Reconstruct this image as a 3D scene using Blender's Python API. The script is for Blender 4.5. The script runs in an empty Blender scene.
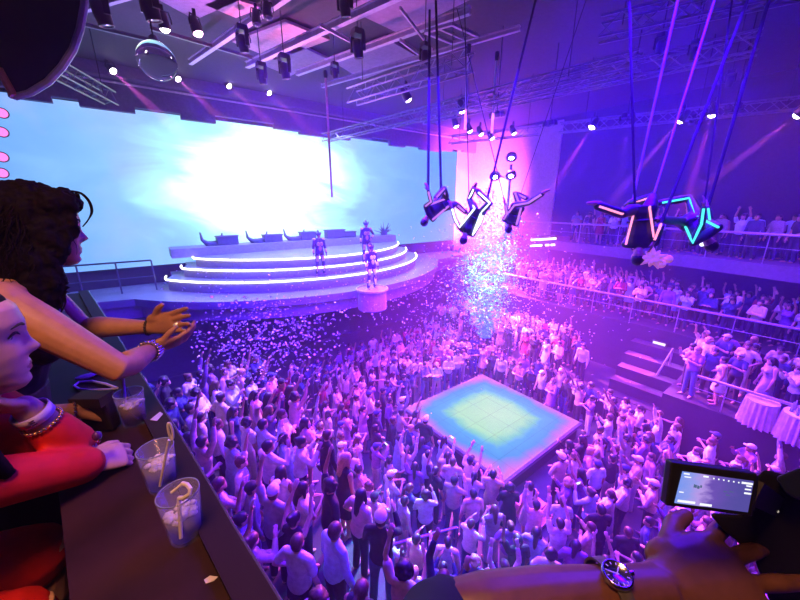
import bpy, bmesh, math, random
import numpy as np
from mathutils import Vector as V, Matrix, Quaternion, noise as mnoise
random.seed(7)
C = bpy.context.scene.collection
PI = math.pi
# ---------------------------------------------------------------- camera (room axes: +Y to the stage, +X across the hall)
FPX, EYE = 335.0, 8.1
PITCH = math.atan(95/335); CP, SP = math.cos(PITCH), math.sin(PITCH)
HX, HY = 0.6030, 0.7977
cam = bpy.data.cameras.new('camera'); cam.lens = 36*FPX/800; cam.sensor_width = 36; cam.clip_start = .02; cam.clip_end = 200
camo = bpy.data.objects.new('camera', cam); C.objects.link(camo)
camo.location = (0,0,EYE)
camo.rotation_euler = (PI/2-PITCH, 0, math.atan2(HY,HX)-PI/2)
bpy.context.scene.camera = camo
def ray(px,py):
    a=(px-400)/FPX; b=(300-py)/FPX; f=CP+b*SP
    return V((a*HY+f*HX, -a*HX+f*HY, -SP+b*CP))
def P(px,py,d): return V((0,0,EYE))+ray(px,py)*d        # a point in the room seen at px,py, d metres deep
def Z(px,py,z):
    r=ray(px,py); return V((0,0,EYE))+r*((z-EYE)/r.z)
def AY(px,py,y):
    r=ray(px,py); return V((0,0,EYE))+r*(y/r.y)
def AX(px,py,x):
    r=ray(px,py); return V((0,0,EYE))+r*(x/r.x)
def pix(p):
    x=p[0]*HY-p[1]*HX; g=p[0]*HX+p[1]*HY; h=p[2]-EYE
    d=g*CP-h*SP; u=g*SP+h*CP
    return (400+FPX*x/d, 300-FPX*u/d, d)
# ---------------------------------------------------------------- materials
MATS={}
def mat(name,col,rough=.6,metal=0,emit=None,es=0,var=.12,vs=8,spec=.5,sss=0,trans=0,ior=1.45,alpha=None):
    if name in MATS: return MATS[name]
    m=bpy.data.materials.new(name); m.use_nodes=True; nt=m.node_tree; b=nt.nodes['Principled BSDF']
    b.inputs['Roughness'].default_value=rough; b.inputs['Metallic'].default_value=metal
    b.inputs['Specular IOR Level'].default_value=spec
    b.inputs['Base Color'].default_value=(*col,1)
    if trans: b.inputs['Transmission Weight'].default_value=trans; b.inputs['IOR'].default_value=ior
    if emit:
        b.inputs['Emission Color'].default_value=(*emit,1); b.inputs['Emission Strength'].default_value=es
    if var:
        tc=nt.nodes.new('ShaderNodeTexCoord'); n=nt.nodes.new('ShaderNodeTexNoise'); n.inputs['Scale'].default_value=vs; n.inputs['Detail'].default_value=4
        r=nt.nodes.new('ShaderNodeValToRGB')
        r.color_ramp.elements[0].position=.3; r.color_ramp.elements[1].position=.7
        r.color_ramp.elements[0].color=(*[c*(1-var) for c in col],1); r.color_ramp.elements[1].color=(*[min(1,c*(1+var)) for c in col],1)
        nt.links.new(tc.outputs['Object'],n.inputs['Vector']); nt.links.new(n.outputs['Fac'],r.inputs['Fac']); nt.links.new(r.outputs['Color'],b.inputs['Base Color'])
    MATS[name]=m; return m
def glow(name,col,s):
    if name in MATS: return MATS[name]
    m=bpy.data.materials.new(name); m.use_nodes=True; nt=m.node_tree; nt.nodes.clear()
    o=nt.nodes.new('ShaderNodeOutputMaterial'); e=nt.nodes.new('ShaderNodeEmission'); e.inputs['Color'].default_value=(*col,1); e.inputs['Strength'].default_value=s
    nt.links.new(e.outputs[0],o.inputs['Surface']); MATS[name]=m; return m
# ---------------------------------------------------------------- mesh builder
def basis(d,ref=(0,0,1)):
    d=V(d).normalized(); r=V(ref)
    if abs(d.dot(r.normalized()))>.98: r=V((1,0,0)) if abs(d.x)<.9 else V((0,1,0))
    x=r.cross(d).normalized(); y=d.cross(x).normalized()
    return x,y,d
class MB:
    def __init__(s): s.v=[]; s.f=[]; s.mi=[]
    def add(s,vs,fs,mi=0):
        b=len(s.v); s.v.extend(V(p) for p in vs); s.f.extend(tuple(b+i for i in f) for f in fs); s.mi.extend([mi]*len(fs)); return s
    def box(s,c,size,R=None,mi=0,top=1.0):
        hx,hy,hz=[q/2 for q in size]; c=V(c)
        vs=[V((x*hx*(top if z>0 else 1),y*hy*(top if z>0 else 1),z*hz)) for z in(-1,1) for y in(-1,1) for x in(-1,1)]
        if R is not None: vs=[R@p for p in vs]
        return s.add([c+p for p in vs],[(0,2,3,1),(4,5,7,6),(0,1,5,4),(2,6,7,3),(0,4,6,2),(1,3,7,5)],mi)
    def bar(s,a,b,w,h=None,mi=0,ref=(0,0,1)):
        a,b=V(a),V(b); x,y,d=basis(b-a,ref); h=h or w
        R=Matrix((x,y,d)).transposed()
        return s.box((a+b)/2,(w,h,(b-a).length),R,mi)
    def tube(s,pts,r,n=8,mi=0,ref=(0,0,1),closed=False,cap=True):
        pts=[V(p) for p in pts]; k=len(pts)
        if not isinstance(r,(list,tuple)): r=[r]*k
        T=[]
        for i in range(k):
            if closed: t=pts[(i+1)%k]-pts[i-1]
            else: t=pts[min(i+1,k-1)]-pts[max(i-1,0)]
            T.append(t.normalized())
        x,y,_=basis(T[0],ref); vs=[]
        for i in range(k):
            if i:
                q=T[i-1].rotation_difference(T[i]); x=q@x; y=q@y
            ra,rb=r[i] if isinstance(r[i],(list,tuple)) else (r[i],r[i])
            for j in range(n):
                a=2*PI*j/n; vs.append(pts[i]+x*(ra*math.cos(a))+y*(rb*math.sin(a)))
        fs=[]
        for i in range(k if closed else k-1):
            for j in range(n):
                a,b=i*n+j,i*n+(j+1)%n; i2=(i+1)%k
                fs.append((a,b,i2*n+(j+1)%n,i2*n+j))
        if cap and not closed: fs+= [tuple(range(n-1,-1,-1)), tuple((k-1)*n+j for j in range(n))]
        return s.add(vs,fs,mi)
    def ell(s,c,rad,R=None,nu=14,nv=9,mi=0):
        c=V(c); rad=rad if isinstance(rad,(list,tuple)) else (rad,)*3
        vs=[]; 
        for i in range(nv+1):
            t=PI*i/nv
            for j in range(nu):
                a=2*PI*j/nu; p=V((rad[0]*math.sin(t)*math.cos(a),rad[1]*math.sin(t)*math.sin(a),rad[2]*math.cos(t)))
                vs.append(c+(R@p if R is not None else p))
        fs=[]
        for i in range(nv):
            for j in range(nu):
                a,b=i*nu+j,i*nu+(j+1)%nu
                if i==0: fs.append((a,a+nu,b+nu))
                elif i==nv-1: fs.append((a,a+nu,b))
                else: fs.append((a,a+nu,b+nu,b))
        return s.add(vs,fs,mi)
    def lathe(s,prof,c=(0,0,0),R=None,n=24,mi=0,closed=False):
        c=V(c); vs=[]
        for r,z in prof:
            for j in range(n):
                a=2*PI*j/n; p=V((r*math.cos(a),r*math.sin(a),z)); vs.append(c+(R@p if R is not None else p))
        fs=[]; k=len(prof)
        for i in range(k if closed else k-1):
            for j in range(n):
                i2=(i+1)%k; fs.append((i*n+j,i*n+(j+1)%n,i2*n+(j+1)%n,i2*n+j))
        if not closed:
            if prof[0][0]>1e-5: fs.append(tuple(range(n-1,-1,-1)))
            if prof[-1][0]>1e-5: fs.append(tuple((k-1)*n+j for j in range(n)))
        return s.add(vs,fs,mi)
    def prism(s,poly,z0,z1,mi=0,M=None):
        n=len(poly); vs=[V((x,y,z0)) for x,y in poly]+[V((x,y,z1)) for x,y in poly]
        if M is not None: vs=[M@p for p in vs]
        fs=[tuple(range(n-1,-1,-1)),tuple(range(n,2*n))]+[(i,(i+1)%n,n+(i+1)%n,n+i) for i in range(n)]
        return s.add(vs,fs,mi)
    def mesh(s,name,mats,off=(0,0,0),smooth=False):
        o=V(off); me=bpy.data.meshes.new(name)
        me.from_pydata([tuple(p-o) for p in s.v],[],s.f)
        for m in (mats if isinstance(mats,(list,tuple)) else [mats]): me.materials.append(m)
        if any(s.mi): me.polygons.foreach_set('material_index',s.mi)
        if smooth: me.polygons.foreach_set('use_smooth',[True]*len(me.polygons))
        bm=bmesh.new(); bm.from_mesh(me); bmesh.ops.recalc_face_normals(bm,faces=bm.faces); bm.to_mesh(me); bm.free()
        return me
ORG={}
def org(o): return ORG.get(o.name,V((0,0,0))) if o else V((0,0,0))
def tag(o,label=None,cat=None,group=None,kind=None):
    if label: o['label']=label
    if cat: o['category']=cat
    if group: o['group']=group
    if kind: o['kind']=kind
    return o
def link(name,me,parent=None,at=None):
    o=bpy.data.objects.new(name,me); C.objects.link(o)
    if parent:
        o.parent=parent; ORG[o.name]=org(parent)
    else:
        p=V(at) if at is not None else V((0,0,0)); o.location=p; ORG[o.name]=p
    return o
def obj(name,mb,mats,parent=None,at=None,smooth=False):
    off=org(parent) if parent else (V(at) if at is not None else V((0,0,0)))
    return link(name,mb.mesh(name,mats,off,smooth),parent,at)
def thing(name,label,cat,at,group=None):
    o=bpy.data.objects.new(name,None); C.objects.link(o); o.location=at; o.empty_display_size=.1; ORG[o.name]=V(at)
    return tag(o,label,cat,group)
def struct(name,mb,m,smooth=False): return tag(obj(name,mb,m,smooth=smooth),kind='structure')
def bevel(o,w,seg=2):
    m=o.modifiers.new('bevel','BEVEL'); m.width=w; m.segments=seg; m.limit_method='ANGLE'; return o
def baked(mb,voxel,smooth=2,dec=None,fac=.5):
    """one continuous skin over overlapping closed shells"""
    me=mb.mesh('tmp',mat('skin_tmp',(.5,.5,.5),var=0)); o=bpy.data.objects.new('tmp',me); C.objects.link(o)
    m=o.modifiers.new('r','REMESH'); m.mode='VOXEL'; m.voxel_size=voxel
    if smooth: k=o.modifiers.new('s','SMOOTH'); k.iterations=smooth; k.factor=fac
    if dec: d=o.modifiers.new('d','DECIMATE'); d.ratio=dec
    dg=bpy.context.evaluated_depsgraph_get(); dg.update()
    out=bpy.data.meshes.new_from_object(o.evaluated_get(dg)); bpy.data.objects.remove(o); bpy.data.meshes.remove(me)
    out.materials.clear()
    out.polygons.foreach_set('use_smooth',[True]*len(out.polygons))
    return out
def lamp(kind,loc,col,energy,aim=None,size=.3,spot=40,blend=.3,sy=None):
    l=bpy.data.lights.new('lamp',kind); l.color=col; l.energy=energy
    if kind=='AREA':
        l.size=size
        if sy: l.shape='RECTANGLE'; l.size_y=sy
    else: l.shadow_soft_size=size
    if kind=='SPOT': l.spot_size=math.radians(spot); l.spot_blend=blend
    o=bpy.data.objects.new('lamp',l); C.objects.link(o); o.location=loc
    if aim is not None: o.rotation_euler=(V(aim)-V(loc)).to_track_quat('-Z','Y').to_euler()
    return o
# ---------------------------------------------------------------- figures
def lerp_tab(tab,z):
    if z<=tab[0][0]: return tab[0][1:]
    for a,b in zip(tab,tab[1:]):
        if z<=b[0]:
            t=(z-a[0])/(b[0]-a[0]); t=t*t*(3-2*t)*.35+t*.65
            return tuple(a[i]+(b[i]-a[i])*t for i in range(1,len(a)))
    return tab[-1][1:]
HEADT=[ # z, front y, back y, half width
(-.118,.055,.035,.012),(-.112,.074,.012,.026),(-.098,.084,-.005,.038),(-.085,.083,-.03,.046),(-.060,.084,-.062,.058),(-.03,.083,-.085,.067),(0,.081,-.096,.072),
(.035,.090,-.099,.075),(.065,.084,-.093,.071),(.09,.062,-.072,.058),(.106,.035,-.045,.038),(.115,.006,-.012,.010)]
NOSE=[(-.050,0),(-.043,.004),(-.037,.016),(-.029,.026),(-.020,.021),(-.005,.013),(.012,.008),(.03,.003),(.04,0)]
def head_mb(mb,c,fwd,up,s=1.0,nu=48,nv=44,ears=True):
    c=V(c); f=V(fwd).normalized(); u=V(up); x=f.cross(u).normalized(); u=x.cross(f).normalized()
    R=Matrix((x,f,u)).transposed()
    vs=[];fs=[]
    for i in range(nv+1):
        z=-.118+.233*i/nv
        yf,yb,w=lerp_tab(HEADT,z); cy=(yf+yb)/2; hy=(yf-yb)/2
        nz=lerp_tab(NOSE,z)[0] if -.05<z<.04 else 0
        for j in range(nu):
            a=2*PI*j/nu; ca,sa=math.cos(a),math.sin(a)
            px=w*math.copysign(abs(ca)**.85,ca); py=cy+hy*math.copysign(abs(sa)**.9,sa)
            if sa>0:
                py+=nz*math.exp(-(px/(.011 if z>-.02 else .015))**2)
                for sx in(-1,1):
                    py-=.011*math.exp(-((px-sx*.031)/.014)**2-((z-.010)/.010)**2)
                    py+=.004*math.exp(-((px-sx*.040)/.018)**2-((z+.03)/.02)**2)
                py+=.0055*math.exp(-(px/.020)**2)*(math.exp(-((z+.061)/.0045)**2)+1.05*math.exp(-((z+.073)/.005)**2))
                py-=.004*math.exp(-(px/.022)**2-((z+.067)/.0022)**2)
                py-=.005*math.exp(-(px/.022)**2-((z+.084)/.006)**2)
            vs.append(c+R@(V((px,py,z))*s))
    for i in range(nv):
        for j in range(nu):
            fs.append((i*nu+j,i*nu+(j+1)%nu,(i+1)*nu+(j+1)%nu,(i+1)*nu+j))
    fs.append(tuple(range(nu-1,-1,-1))); fs.append(tuple(nv*nu+j for j in range(nu)))
    mb.add(vs,fs)
    if ears:
        for sx in(-1,1): mb.ell(c+R@(V((sx*.075,-.008,-.008))*s),(.010*s,.019*s,.031*s),R,10,7)
    return R
def limb(mb,pts,rs,n=10):
    mb.tube(pts,rs,n)
    for p,r in ((pts[0],rs[0]),(pts[-1],rs[-1])):
        r=min(r) if isinstance(r,tuple) else r; mb.ell(p,r*.98,nu=n,nv=6)
def hand_mb(mb,w,d,nrm,thumb,s=1.0,curl=.25,spread=.10,thumb_out=.8,n=8,curls=None,nails=None):
    """w wrist, d towards the fingers, nrm the way the palm faces, thumb +1/-1 along cross(nrm,d)"""
    w=V(w); d=V(d).normalized(); q=V(nrm); q=(q-d*q.dot(d)).normalized(); t=q.cross(d).normalized()*thumb
    R=Matrix((t,q,d)).transposed()
    def L(x,y,z): return w+R@(V((x,y,z))*s)
    mb.tube([L(0,0,-.012),L(.0,0,.012),L(.004,0,.035),L(.003,0,.065),L(0,.001,.088),L(0,.002,.097)],
            [(.026*s,.019*s),(.029*s,.0185*s),(.039*s,.0175*s),(.043*s,.0155*s),(.042*s,.0125*s),(.035*s,.009*s)],14,ref=q)
    mb.ell(L(.028,.006,.032),(.020*s,.015*s,.030*s),R,10,7)
    lens=((.032,.043,.026,.021),(.011,.047,.030,.022),(-.011,.044,.028,.021),(-.031,.035,.021,.018))
    ends=[]
    for k,(x,a,b,c) in enumerate(lens):
        cu=(curls[k] if curls else curl*(1+.12*k)); sp=spread*(1.5-k)*.66
        p=L(x,0,.086); dr=(R@V((math.sin(sp),0,math.cos(sp)))).normalized()
        ax=dr.cross(q).normalized(); pts=[L(x*.9,0,.07),p]; r0=(.0095,.0093,.0088,.0078)[k]*s
        ang=cu*.8
        for ln,kk in ((a,1.0),(b,1.25),(c,.8)):
            dd=Quaternion(ax,ang)@dr
            pts.append(pts[-1]+dd*ln*.5*s); pts.append(pts[-1]+dd*ln*.5*s); ang+=cu*kk
        mb.tube(pts,[r0*1.15,r0*1.12,r0*1.0,r0*1.05,r0*.93,r0*.97,r0*.88,r0*.74],n)
        mb.ell(pts[-1],r0*.74,nu=n,nv=6); ends.append(pts[-1])
        if nails is not None: nails.append((pts[-1],dd,Quaternion(ax,ang-cu*.8)@(-q)))
    b=[L(.022,.004,.020),L(.040,.007,.042)]; dr=(R@V((math.sin(thumb_out),.25,math.cos(thumb_out)))).normalized()
    b.append(b[-1]+dr*.034*s); dr2=(dr+R@V((-.25,.1,.35))).normalized(); b.append(b[-1]+dr2*.026*s)
    mb.tube(b,[.0135*s,.0125*s,.0115*s,.0085*s],n); mb.ell(b[-1],.0085*s,nu=n,nv=6)
    return ends
def torso_pts(J):
    return [J['pelvis']-J['up']*.06,J['pelvis']+J['up']*.03,J['waist'],J['chest'],J['neck']-J['up']*.07,J['neck']]
def figure(mb,J,part='body',f=False,g=0.0,sleeve='long',n=10,hands=True,head=True,nh=None):
    """closed shells for a body, or (with g>0) for a garment over it"""
    R=lambda *a:[r+g for r in a]
    side=(J['shR']-J['shL']).normalized()
    hipw=.165 if not f else .172; ch=.165 if not f else .145; wst=.145 if not f else .122
    if part in('body','top','dress'):
        mb.tube(torso_pts(J),[(hipw*.86+g,.105+g),(hipw+g,.118+g),(wst+g,.098+g),(ch+g,.112+g),(.115+g,.075+g),(.052+g*.6,.05+g*.6)],16,ref=J['fwd'])
        mb.tube([J['shL'],(J['shL']+J['shR'])/2+J['up']*.015,J['shR']],R(.052,.062,.052),n)
        if f:
            for s in(-1,1): mb.ell(J['chest']+side*s*.065+J['fwd']*.085+J['up']*.0,(.062+g,)*3,nu=n,nv=7)
        for s in 'LR':
            sh,el,wr=J['sh'+s],J['el'+s],J['wr'+s]
            if part=='body': limb(mb,[sh,sh.lerp(el,.5),el,el.lerp(wr,.35),wr],[.050,.045 if not f else .041,.037,.039,.025],n)
            elif sleeve=='long': limb(mb,[sh,sh.lerp(el,.5),el,el.lerp(wr,.35),el.lerp(wr,.93)],R(.050,.045,.040,.039,.028),n)
            elif sleeve=='short': limb(mb,[sh,sh.lerp(el,.3),sh.lerp(el,.62)],R(.052,.052,.053),n)
    if part in('body','trousers','shorts'):
        for s in 'LR':
            hp,kn,an=J['hip'+s],J['kn'+s],J['an'+s]
            if part=='shorts': limb(mb,[hp+J['up']*.04,hp,hp.lerp(kn,.7)],R(.095,.095,.082),n)
            else: limb(mb,[hp+J['up']*.03,hp.lerp(kn,.35),kn,kn.lerp(an,.3),an],R(.092,.080,.056,.058,.038 if part=='body' else .052),n)
        if part!='body': mb.tube([J['pelvis']-J['up']*.07,J['pelvis']+J['up']*.10],[(hipw*.9+g,.115+g),(wst+.012+g,.105+g)],16,ref=J['fwd'])
    if part in('dress','skirt'):
        k=(J['knL']+J['knR'])/2; h=(J['hipL']+J['hipR'])/2
        mb.tube([J['pelvis']+J['up']*.12,J['pelvis'],h.lerp(k,.45),h.lerp(k,.95)],[(wst+g,.10+g),(hipw+g,.12+g),(.19+g,.15+g),(.21+g,.17+g)],16,ref=J['fwd'])
    if part=='body':
        for s in 'LR':
            an,fd=J['an'+s],J['foot'+s]
            limb(mb,[an-fd*.03-J['up']*.03,an+fd*.06-J['up']*.045,an+fd*.16-J['up']*.055],[(.038,.036),(.04,.032),(.03,.02)],n)
        mb.tube([J['neck']-J['up']*.05,J['neck']+J['up']*.02,J['head']-J['hup']*.06],[.058,.052,.05],n)
        if head: head_mb(mb,J['head'],J['hfwd'],J['hup'],1.0,nu=nh or 24,nv=nh or 24)
        if hands:
            for s in 'LR':
                d=J.get('hd'+s) or (J['wr'+s]-J['el'+s]); pn=J.get('hn'+s) or V((0,1,0))
                hand_mb(mb,J['wr'+s],d,pn,-1 if s=='L' else 1,curl=J.get('curl',.25),n=6)
def joints(h=1.7,arms='down',lean=0,turn=0,seat=None,stance=.10,tilt=0,rnd=None):
    """standing figure, feet at the origin, facing +Y; x right"""
    k=h/1.7; rnd=rnd or random; J={}
    J['up']=V((0,0,1)); J['fwd']=V((0,1,0)); J['hup']=V((0,math.sin(tilt)*-1,math.cos(tilt))); 
    J['hfwd']=V((math.sin(turn),math.cos(turn)*math.cos(tilt),math.sin(tilt)))
    J['pelvis']=V((0,0,.94))*k; J['waist']=V((0,.005,1.08))*k; J['chest']=V((0,.01+lean*.5,1.27))*k; J['neck']=V((0,-.005+lean,1.46))*k; J['head']=V((0,.015+lean*1.15,1.585))*k
    for s,q in(('L',-1),('R',1)):
        J['hip'+s]=V((q*.088,0,.90))*k; J['kn'+s]=V((q*stance,.015,.49))*k; J['an'+s]=V((q*stance*1.15,-.02,.085))*k; J['foot'+s]=V((q*.25,1,0)).normalized()
        sh=V((q*.178,-.01+lean*.9,1.405))*k; J['sh'+s]=sh
        a=arms if isinstance(arms,str) else arms[0 if s=='L' else 1]
        o={'down':((.06,.0,-.29),(.02,.07,-.25)),'up':((.10,.06,.26),(-.03,.06,.24)),'wide':((.2,.05,.2),(.12,.04,.22)),
           'phone':((.06,.18,-.20),(-.09,.12,.21)),'high':((.03,.16,.23),(-.05,.10,.21)),'fold':((.07,.08,-.27),(-.25,.11,.05)),'clap':((.07,.13,-.24),(-.17,.16,.10)),
           'out':((.10,.22,-.12),(-.02,.23,.03)),'hip':((.16,-.06,-.22),(-.14,.14,-.13)),'rail':((.08,.14,-.23),(-.04,.21,-.08))}[a]
        J['el'+s]=sh+V((q*o[0][0],o[0][1],o[0][2]))*k; J['wr'+s]=J['el'+s]+V((q*o[1][0],o[1][1],o[1][2]))*k
        J['hn'+s]=V((-q,.2,0)) if a in('down',) else V((0,1,.05)) if a in('up','wide','high') else V((-q*.6,.1,-.6))
    return J
def paint_face(me,J,idx_eye=1,idx_lip=2,mouth=True):
    f=J['hfwd'].normalized(); x=f.cross(J['hup']).normalized(); u=x.cross(f); c=J['head']
    for p in me.polygons:
        q=p.center-c; a,b,z=q.dot(x),q.dot(f),q.dot(u)
        if b>.05:
            if abs(abs(a)-.031)<.013 and abs(z-.010)<.008: p.material_index=idx_eye
            elif abs(a)<.021 and abs(z+.067)<.010: p.material_index=idx_lip
def hair_mb(mb,J,style,g=.012):
    f=J['hfwd'].normalized(); x=f.cross(J['hup']).normalized(); u=x.cross(f); c=J['head']; R=Matrix((x,f,u)).transposed()
    L=lambda a,b,z:c+R@V((a,b,z))
    if style=='bald': return False
    mb.ell(L(0,-.012,.040),(.081+g*.3,.100+g*.3,.086+g*.3),R,18,12)
    mb.ell(L(0,-.045,.0),(.076+g*.2,.064,.085),R,14,9)
    if style=='long':
        mb.tube([L(0,-.05,.03),L(0,-.075,-.08),L(0,-.085,-.20),L(0,-.075,-.30)],[(.085,.055),(.092,.05),(.098,.042),(.06,.025)],14,ref=x)
        for s in(-1,1): mb.tube([L(s*.06,.01,.06),L(s*.083,.005,-.04),L(s*.088,.0,-.16)],[.03,.028,.02],8)
    elif style=='bun': mb.ell(L(0,-.085,.085),.048,nu=12,nv=8)
    elif style=='tail': mb.tube([L(0,-.095,.05),L(0,-.15,.03),L(0,-.155,-.08),L(0,-.13,-.2)],[.025,.032,.03,.012],9)
    elif style=='curly':
        rr=random.Random(5)
        for i in range(46):
            a=rr.uniform(0,2*PI); b=rr.uniform(-.3,1.4); r=.10
            p=L(r*math.cos(a)*math.cos(b),-.02+r*math.sin(a)*math.cos(b)*.95,.03+.1*math.sin(b))
            if (p-c).dot(f)<.055 or (p-c).dot(u)>.06: mb.ell(p,.032,nu=8,nv=6)
    return True
def cap_mb(mb,J):
    f=J['hfwd'].normalized(); x=f.cross(J['hup']).normalized(); u=x.cross(f); c=J['head']; R=Matrix((x,f,u)).transposed()
    mb.ell(c+R@V((0,-.006,.055)),(.089,.108,.076),R,18,12)
    pts=[(math.cos(a)*.07,.085+math.sin(a)*.085) for a in [PI*i/12 for i in range(13)]]
    M=Matrix.Translation(c+R@V((0,0,.052)))@R.to_4x4()
    mb.prism(pts,0,.008,M=M)
# ---------------------------------------------------------------- world, haze, view
sc=bpy.context.scene
sc.view_settings.view_transform='Standard'; sc.view_settings.look='None'; sc.view_settings.gamma=1; sc.view_settings.exposure=0.15
w=bpy.data.worlds.new('World'); sc.world=w; w.use_nodes=True
w.node_tree.nodes['Background'].inputs['Color'].default_value=(0.004,0.002,0.02,1)
w.node_tree.nodes['Background'].inputs['Strength'].default_value=1
vs_=w.node_tree.nodes.new('ShaderNodeVolumeScatter'); vs_.inputs['Density'].default_value=.006; vs_.inputs['Anisotropy'].default_value=.25
vs_.inputs['Color'].default_value=(.72,.45,1,1)
w.node_tree.links.new(vs_.outputs[0],w.node_tree.nodes['World Output'].inputs['Volume'])
sc.cycles.volume_bounces=1; sc.cycles.max_bounces=6; sc.cycles.diffuse_bounces=2; sc.cycles.glossy_bounces=2; sc.cycles.transmission_bounces=6; sc.cycles.transparent_max_bounces=8
sc.cycles.sample_clamp_indirect=4; sc.cycles.sample_clamp_direct=0
sc.cycles.use_denoising=True
sc.cycles.caustics_reflective=False; sc.cycles.caustics_refractive=False
# ---------------------------------------------------------------- room shell
dark=mat('dark_wall_paint',(.05,.04,.06),.8); black=mat('black_paint',(.02,.02,.024),.6); ceilm=mat('ceiling_paint',(.06,.05,.08),.8)
floorm=mat('dark_floor',(.05,.045,.055),.35,vs=3)
def quad(x0,y0,x1,y1,z0,z1,m,name):
    return struct(name,MB().box(((x0+x1)/2,(y0+y1)/2,(z0+z1)/2),(x1-x0,y1-y0,z1-z0)),m)
quad(-8,-14,24,24,-.3,0,floorm,'floor')
quad(-8,-14,24,24,13.6,13.9,ceilm,'ceiling')
quad(-8,20.45,24,20.75,0,13.6,dark,'wall_stage')
quad(-8,-14,-.1,3.5,9.6,9.8,mat('balcony_blocker',(.05,.04,.05),.8),'ceiling_balcony_blocker')  # unseen low ceiling added to keep violet overhead light off the counter
quad(23,-14,23.3,20.45,0,13.6,dark,'wall_right')
quad(-8.3,-14,-8,24,0,13.6,dark,'wall_left')
quad(-8,-14.3,24,-14,0,13.6,dark,'wall_back')
# raised terraces on the far side
terr=mat('terrace_front',(.022,.018,.028),.7)
quad(12.9,-14,16.2,2.6,0,2.1,terr,'floor_terrace_low')
quad(12.9,2.6,16.2,14.5,0,.9,terr,'floor_terrace_step')
quad(16.2,-14,23,14.5,0,3.2,terr,'floor_terrace_middle')
quad(-1.2,.6,2.35,10.2,0,2.2,terr,'floor_terrace_near')
# upper balcony slab, curved edge
edge=[(16.3,-14),(16.6,-4),(17.2,0),(18.1,3.4),(18.9,7),(19.3,11),(19.3,14.5)]
struct('floor_balcony_far',MB().prism(edge+[(23,14.5),(23,-14)],5.55,6.05),mat('balcony_slab',(.12,.08,.16),.6))
VIO=(.22,.07,1.0); MAG=(1.0,.12,.85); BLU=(.12,.12,1.0); CYA=(.1,.75,1.0)
# ---------------------------------------------------------------- LED wall
def screen_mat():
    m=bpy.data.materials.new('led_wall_image'); m.use_nodes=True; nt=m.node_tree; nt.nodes.clear(); N=nt.nodes.new; L=nt.links.new
    o=N('ShaderNodeOutputMaterial'); e=N('ShaderNodeEmission'); tc=N('ShaderNodeTexCoord')
    mp=N('ShaderNodeMapping'); mp.inputs['Location'].default_value=(-.05,0,.4); L(tc.outputs['Object'],mp.inputs['Vector'])
    # radial burst
    sep=N('ShaderNodeSeparateXYZ'); L(tc.outputs['Object'],sep.inputs[0])
    def mth(op,a,b=None):
        n=N('ShaderNodeMath'); n.operation=op
        for i,x in enumerate((a,b)):
            if x is None: continue
            if isinstance(x,(int,float)): n.inputs[i].default_value=x
            else: L(x,n.inputs[i])
        return n.outputs[0]
    nz=N('ShaderNodeTexNoise'); nz.inputs['Scale'].default_value=.35; nz.inputs['Detail'].default_value=6; nz.inputs['Distortion'].default_value=1.2
    mz=N('ShaderNodeMapping'); mz.inputs['Rotation'].default_value=(0,.5,0); mz.inputs['Scale'].default_value=(.6,1,1.5); L(tc.outputs['Object'],mz.inputs[0]); L(mz.outputs[0],nz.inputs['Vector'])
    dx=mth('MULTIPLY',mth('SUBTRACT',sep.outputs['X'],5.9),.75); dz=mth('SUBTRACT',sep.outputs['Z'],9.3)
    d=mth('SQRT',mth('ADD',mth('MULTIPLY',dx,dx),mth('MULTIPLY',dz,dz)))
    d2=mth('ADD',d,mth('MULTIPLY',mth('SUBTRACT',nz.outputs['Fac'],.5),4.2))
    r=N('ShaderNodeValToRGB'); cr=r.color_ramp
    f=mth('DIVIDE',d2,10.0); L(f,r.inputs['Fac'])
    cr.elements[1].position=.999; cr.elements[1].color=(.13,.36,.92,1); cr.elements[0].color=(1,1,.97,1)
    for p,c in ((.02,(1.0,1.0,.97)),(.17,(1,1,.93)),(.25,(.74,1,.66)),(.35,(.38,.84,.82)),(.50,(.26,.54,1)),(.75,(.17,.40,.98))):
        el=cr.elements.new(p); el.color=(*c,1)
    nz2=N('ShaderNodeTexNoise'); nz2.inputs['Scale'].default_value=.22; nz2.inputs['Detail'].default_value=5; L(tc.outputs['Object'],nz2.inputs['Vector'])
    mx=N('ShaderNodeMix'); mx.data_type='RGBA'; L(mth('MULTIPLY',mth('GREATER_THAN',0,1) if False else nz2.outputs['Fac'],.5),mx.inputs[0])
    L(r.outputs['Color'],mx.inputs[6]); L(r.outputs['Color'],mx.inputs[7])
    # lilac cloud on the far end
    lil=N('ShaderNodeMapRange'); lil.inputs['From Min'].default_value=.5; lil.inputs['From Max'].default_value=.8; L(nz2.outputs['Fac'],lil.inputs['Value'])
    far=N('ShaderNodeMapRange'); far.inputs['From Min'].default_value=2; far.inputs['From Max'].default_value=-3; L(sep.outputs['X'],far.inputs['Value'])
    k=mth('MULTIPLY',lil.outputs[0],far.outputs[0]); L(k,mx.inputs[0]); mx.inputs[7].default_value=(.55,.5,1,1)
    for l in list(nt.links):
        if l.to_socket==mx.inputs[7]: nt.links.remove(l)
    L(mx.outputs[2],e.inputs['Color'])
    s=N('ShaderNodeMapRange'); s.inputs['From Min'].default_value=0; s.inputs['From Max'].default_value=.5; s.inputs['To Min'].default_value=1.9; s.inputs['To Max'].default_value=1.08; L(f,s.inputs['Value']); L(s.outputs[0],e.inputs['Strength'])
    L(e.outputs[0],o.inputs['Surface']); return m
t=thing('led_wall','giant LED video wall glowing white and pale blue behind the stage','screen',(6,20.3,5.2))
obj('display_panel',MB().box((7.2,20.28,8.7),(27.6,.12,6.9)),screen_mat(),t).location=-V((6,20.3,5.2))*0
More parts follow.
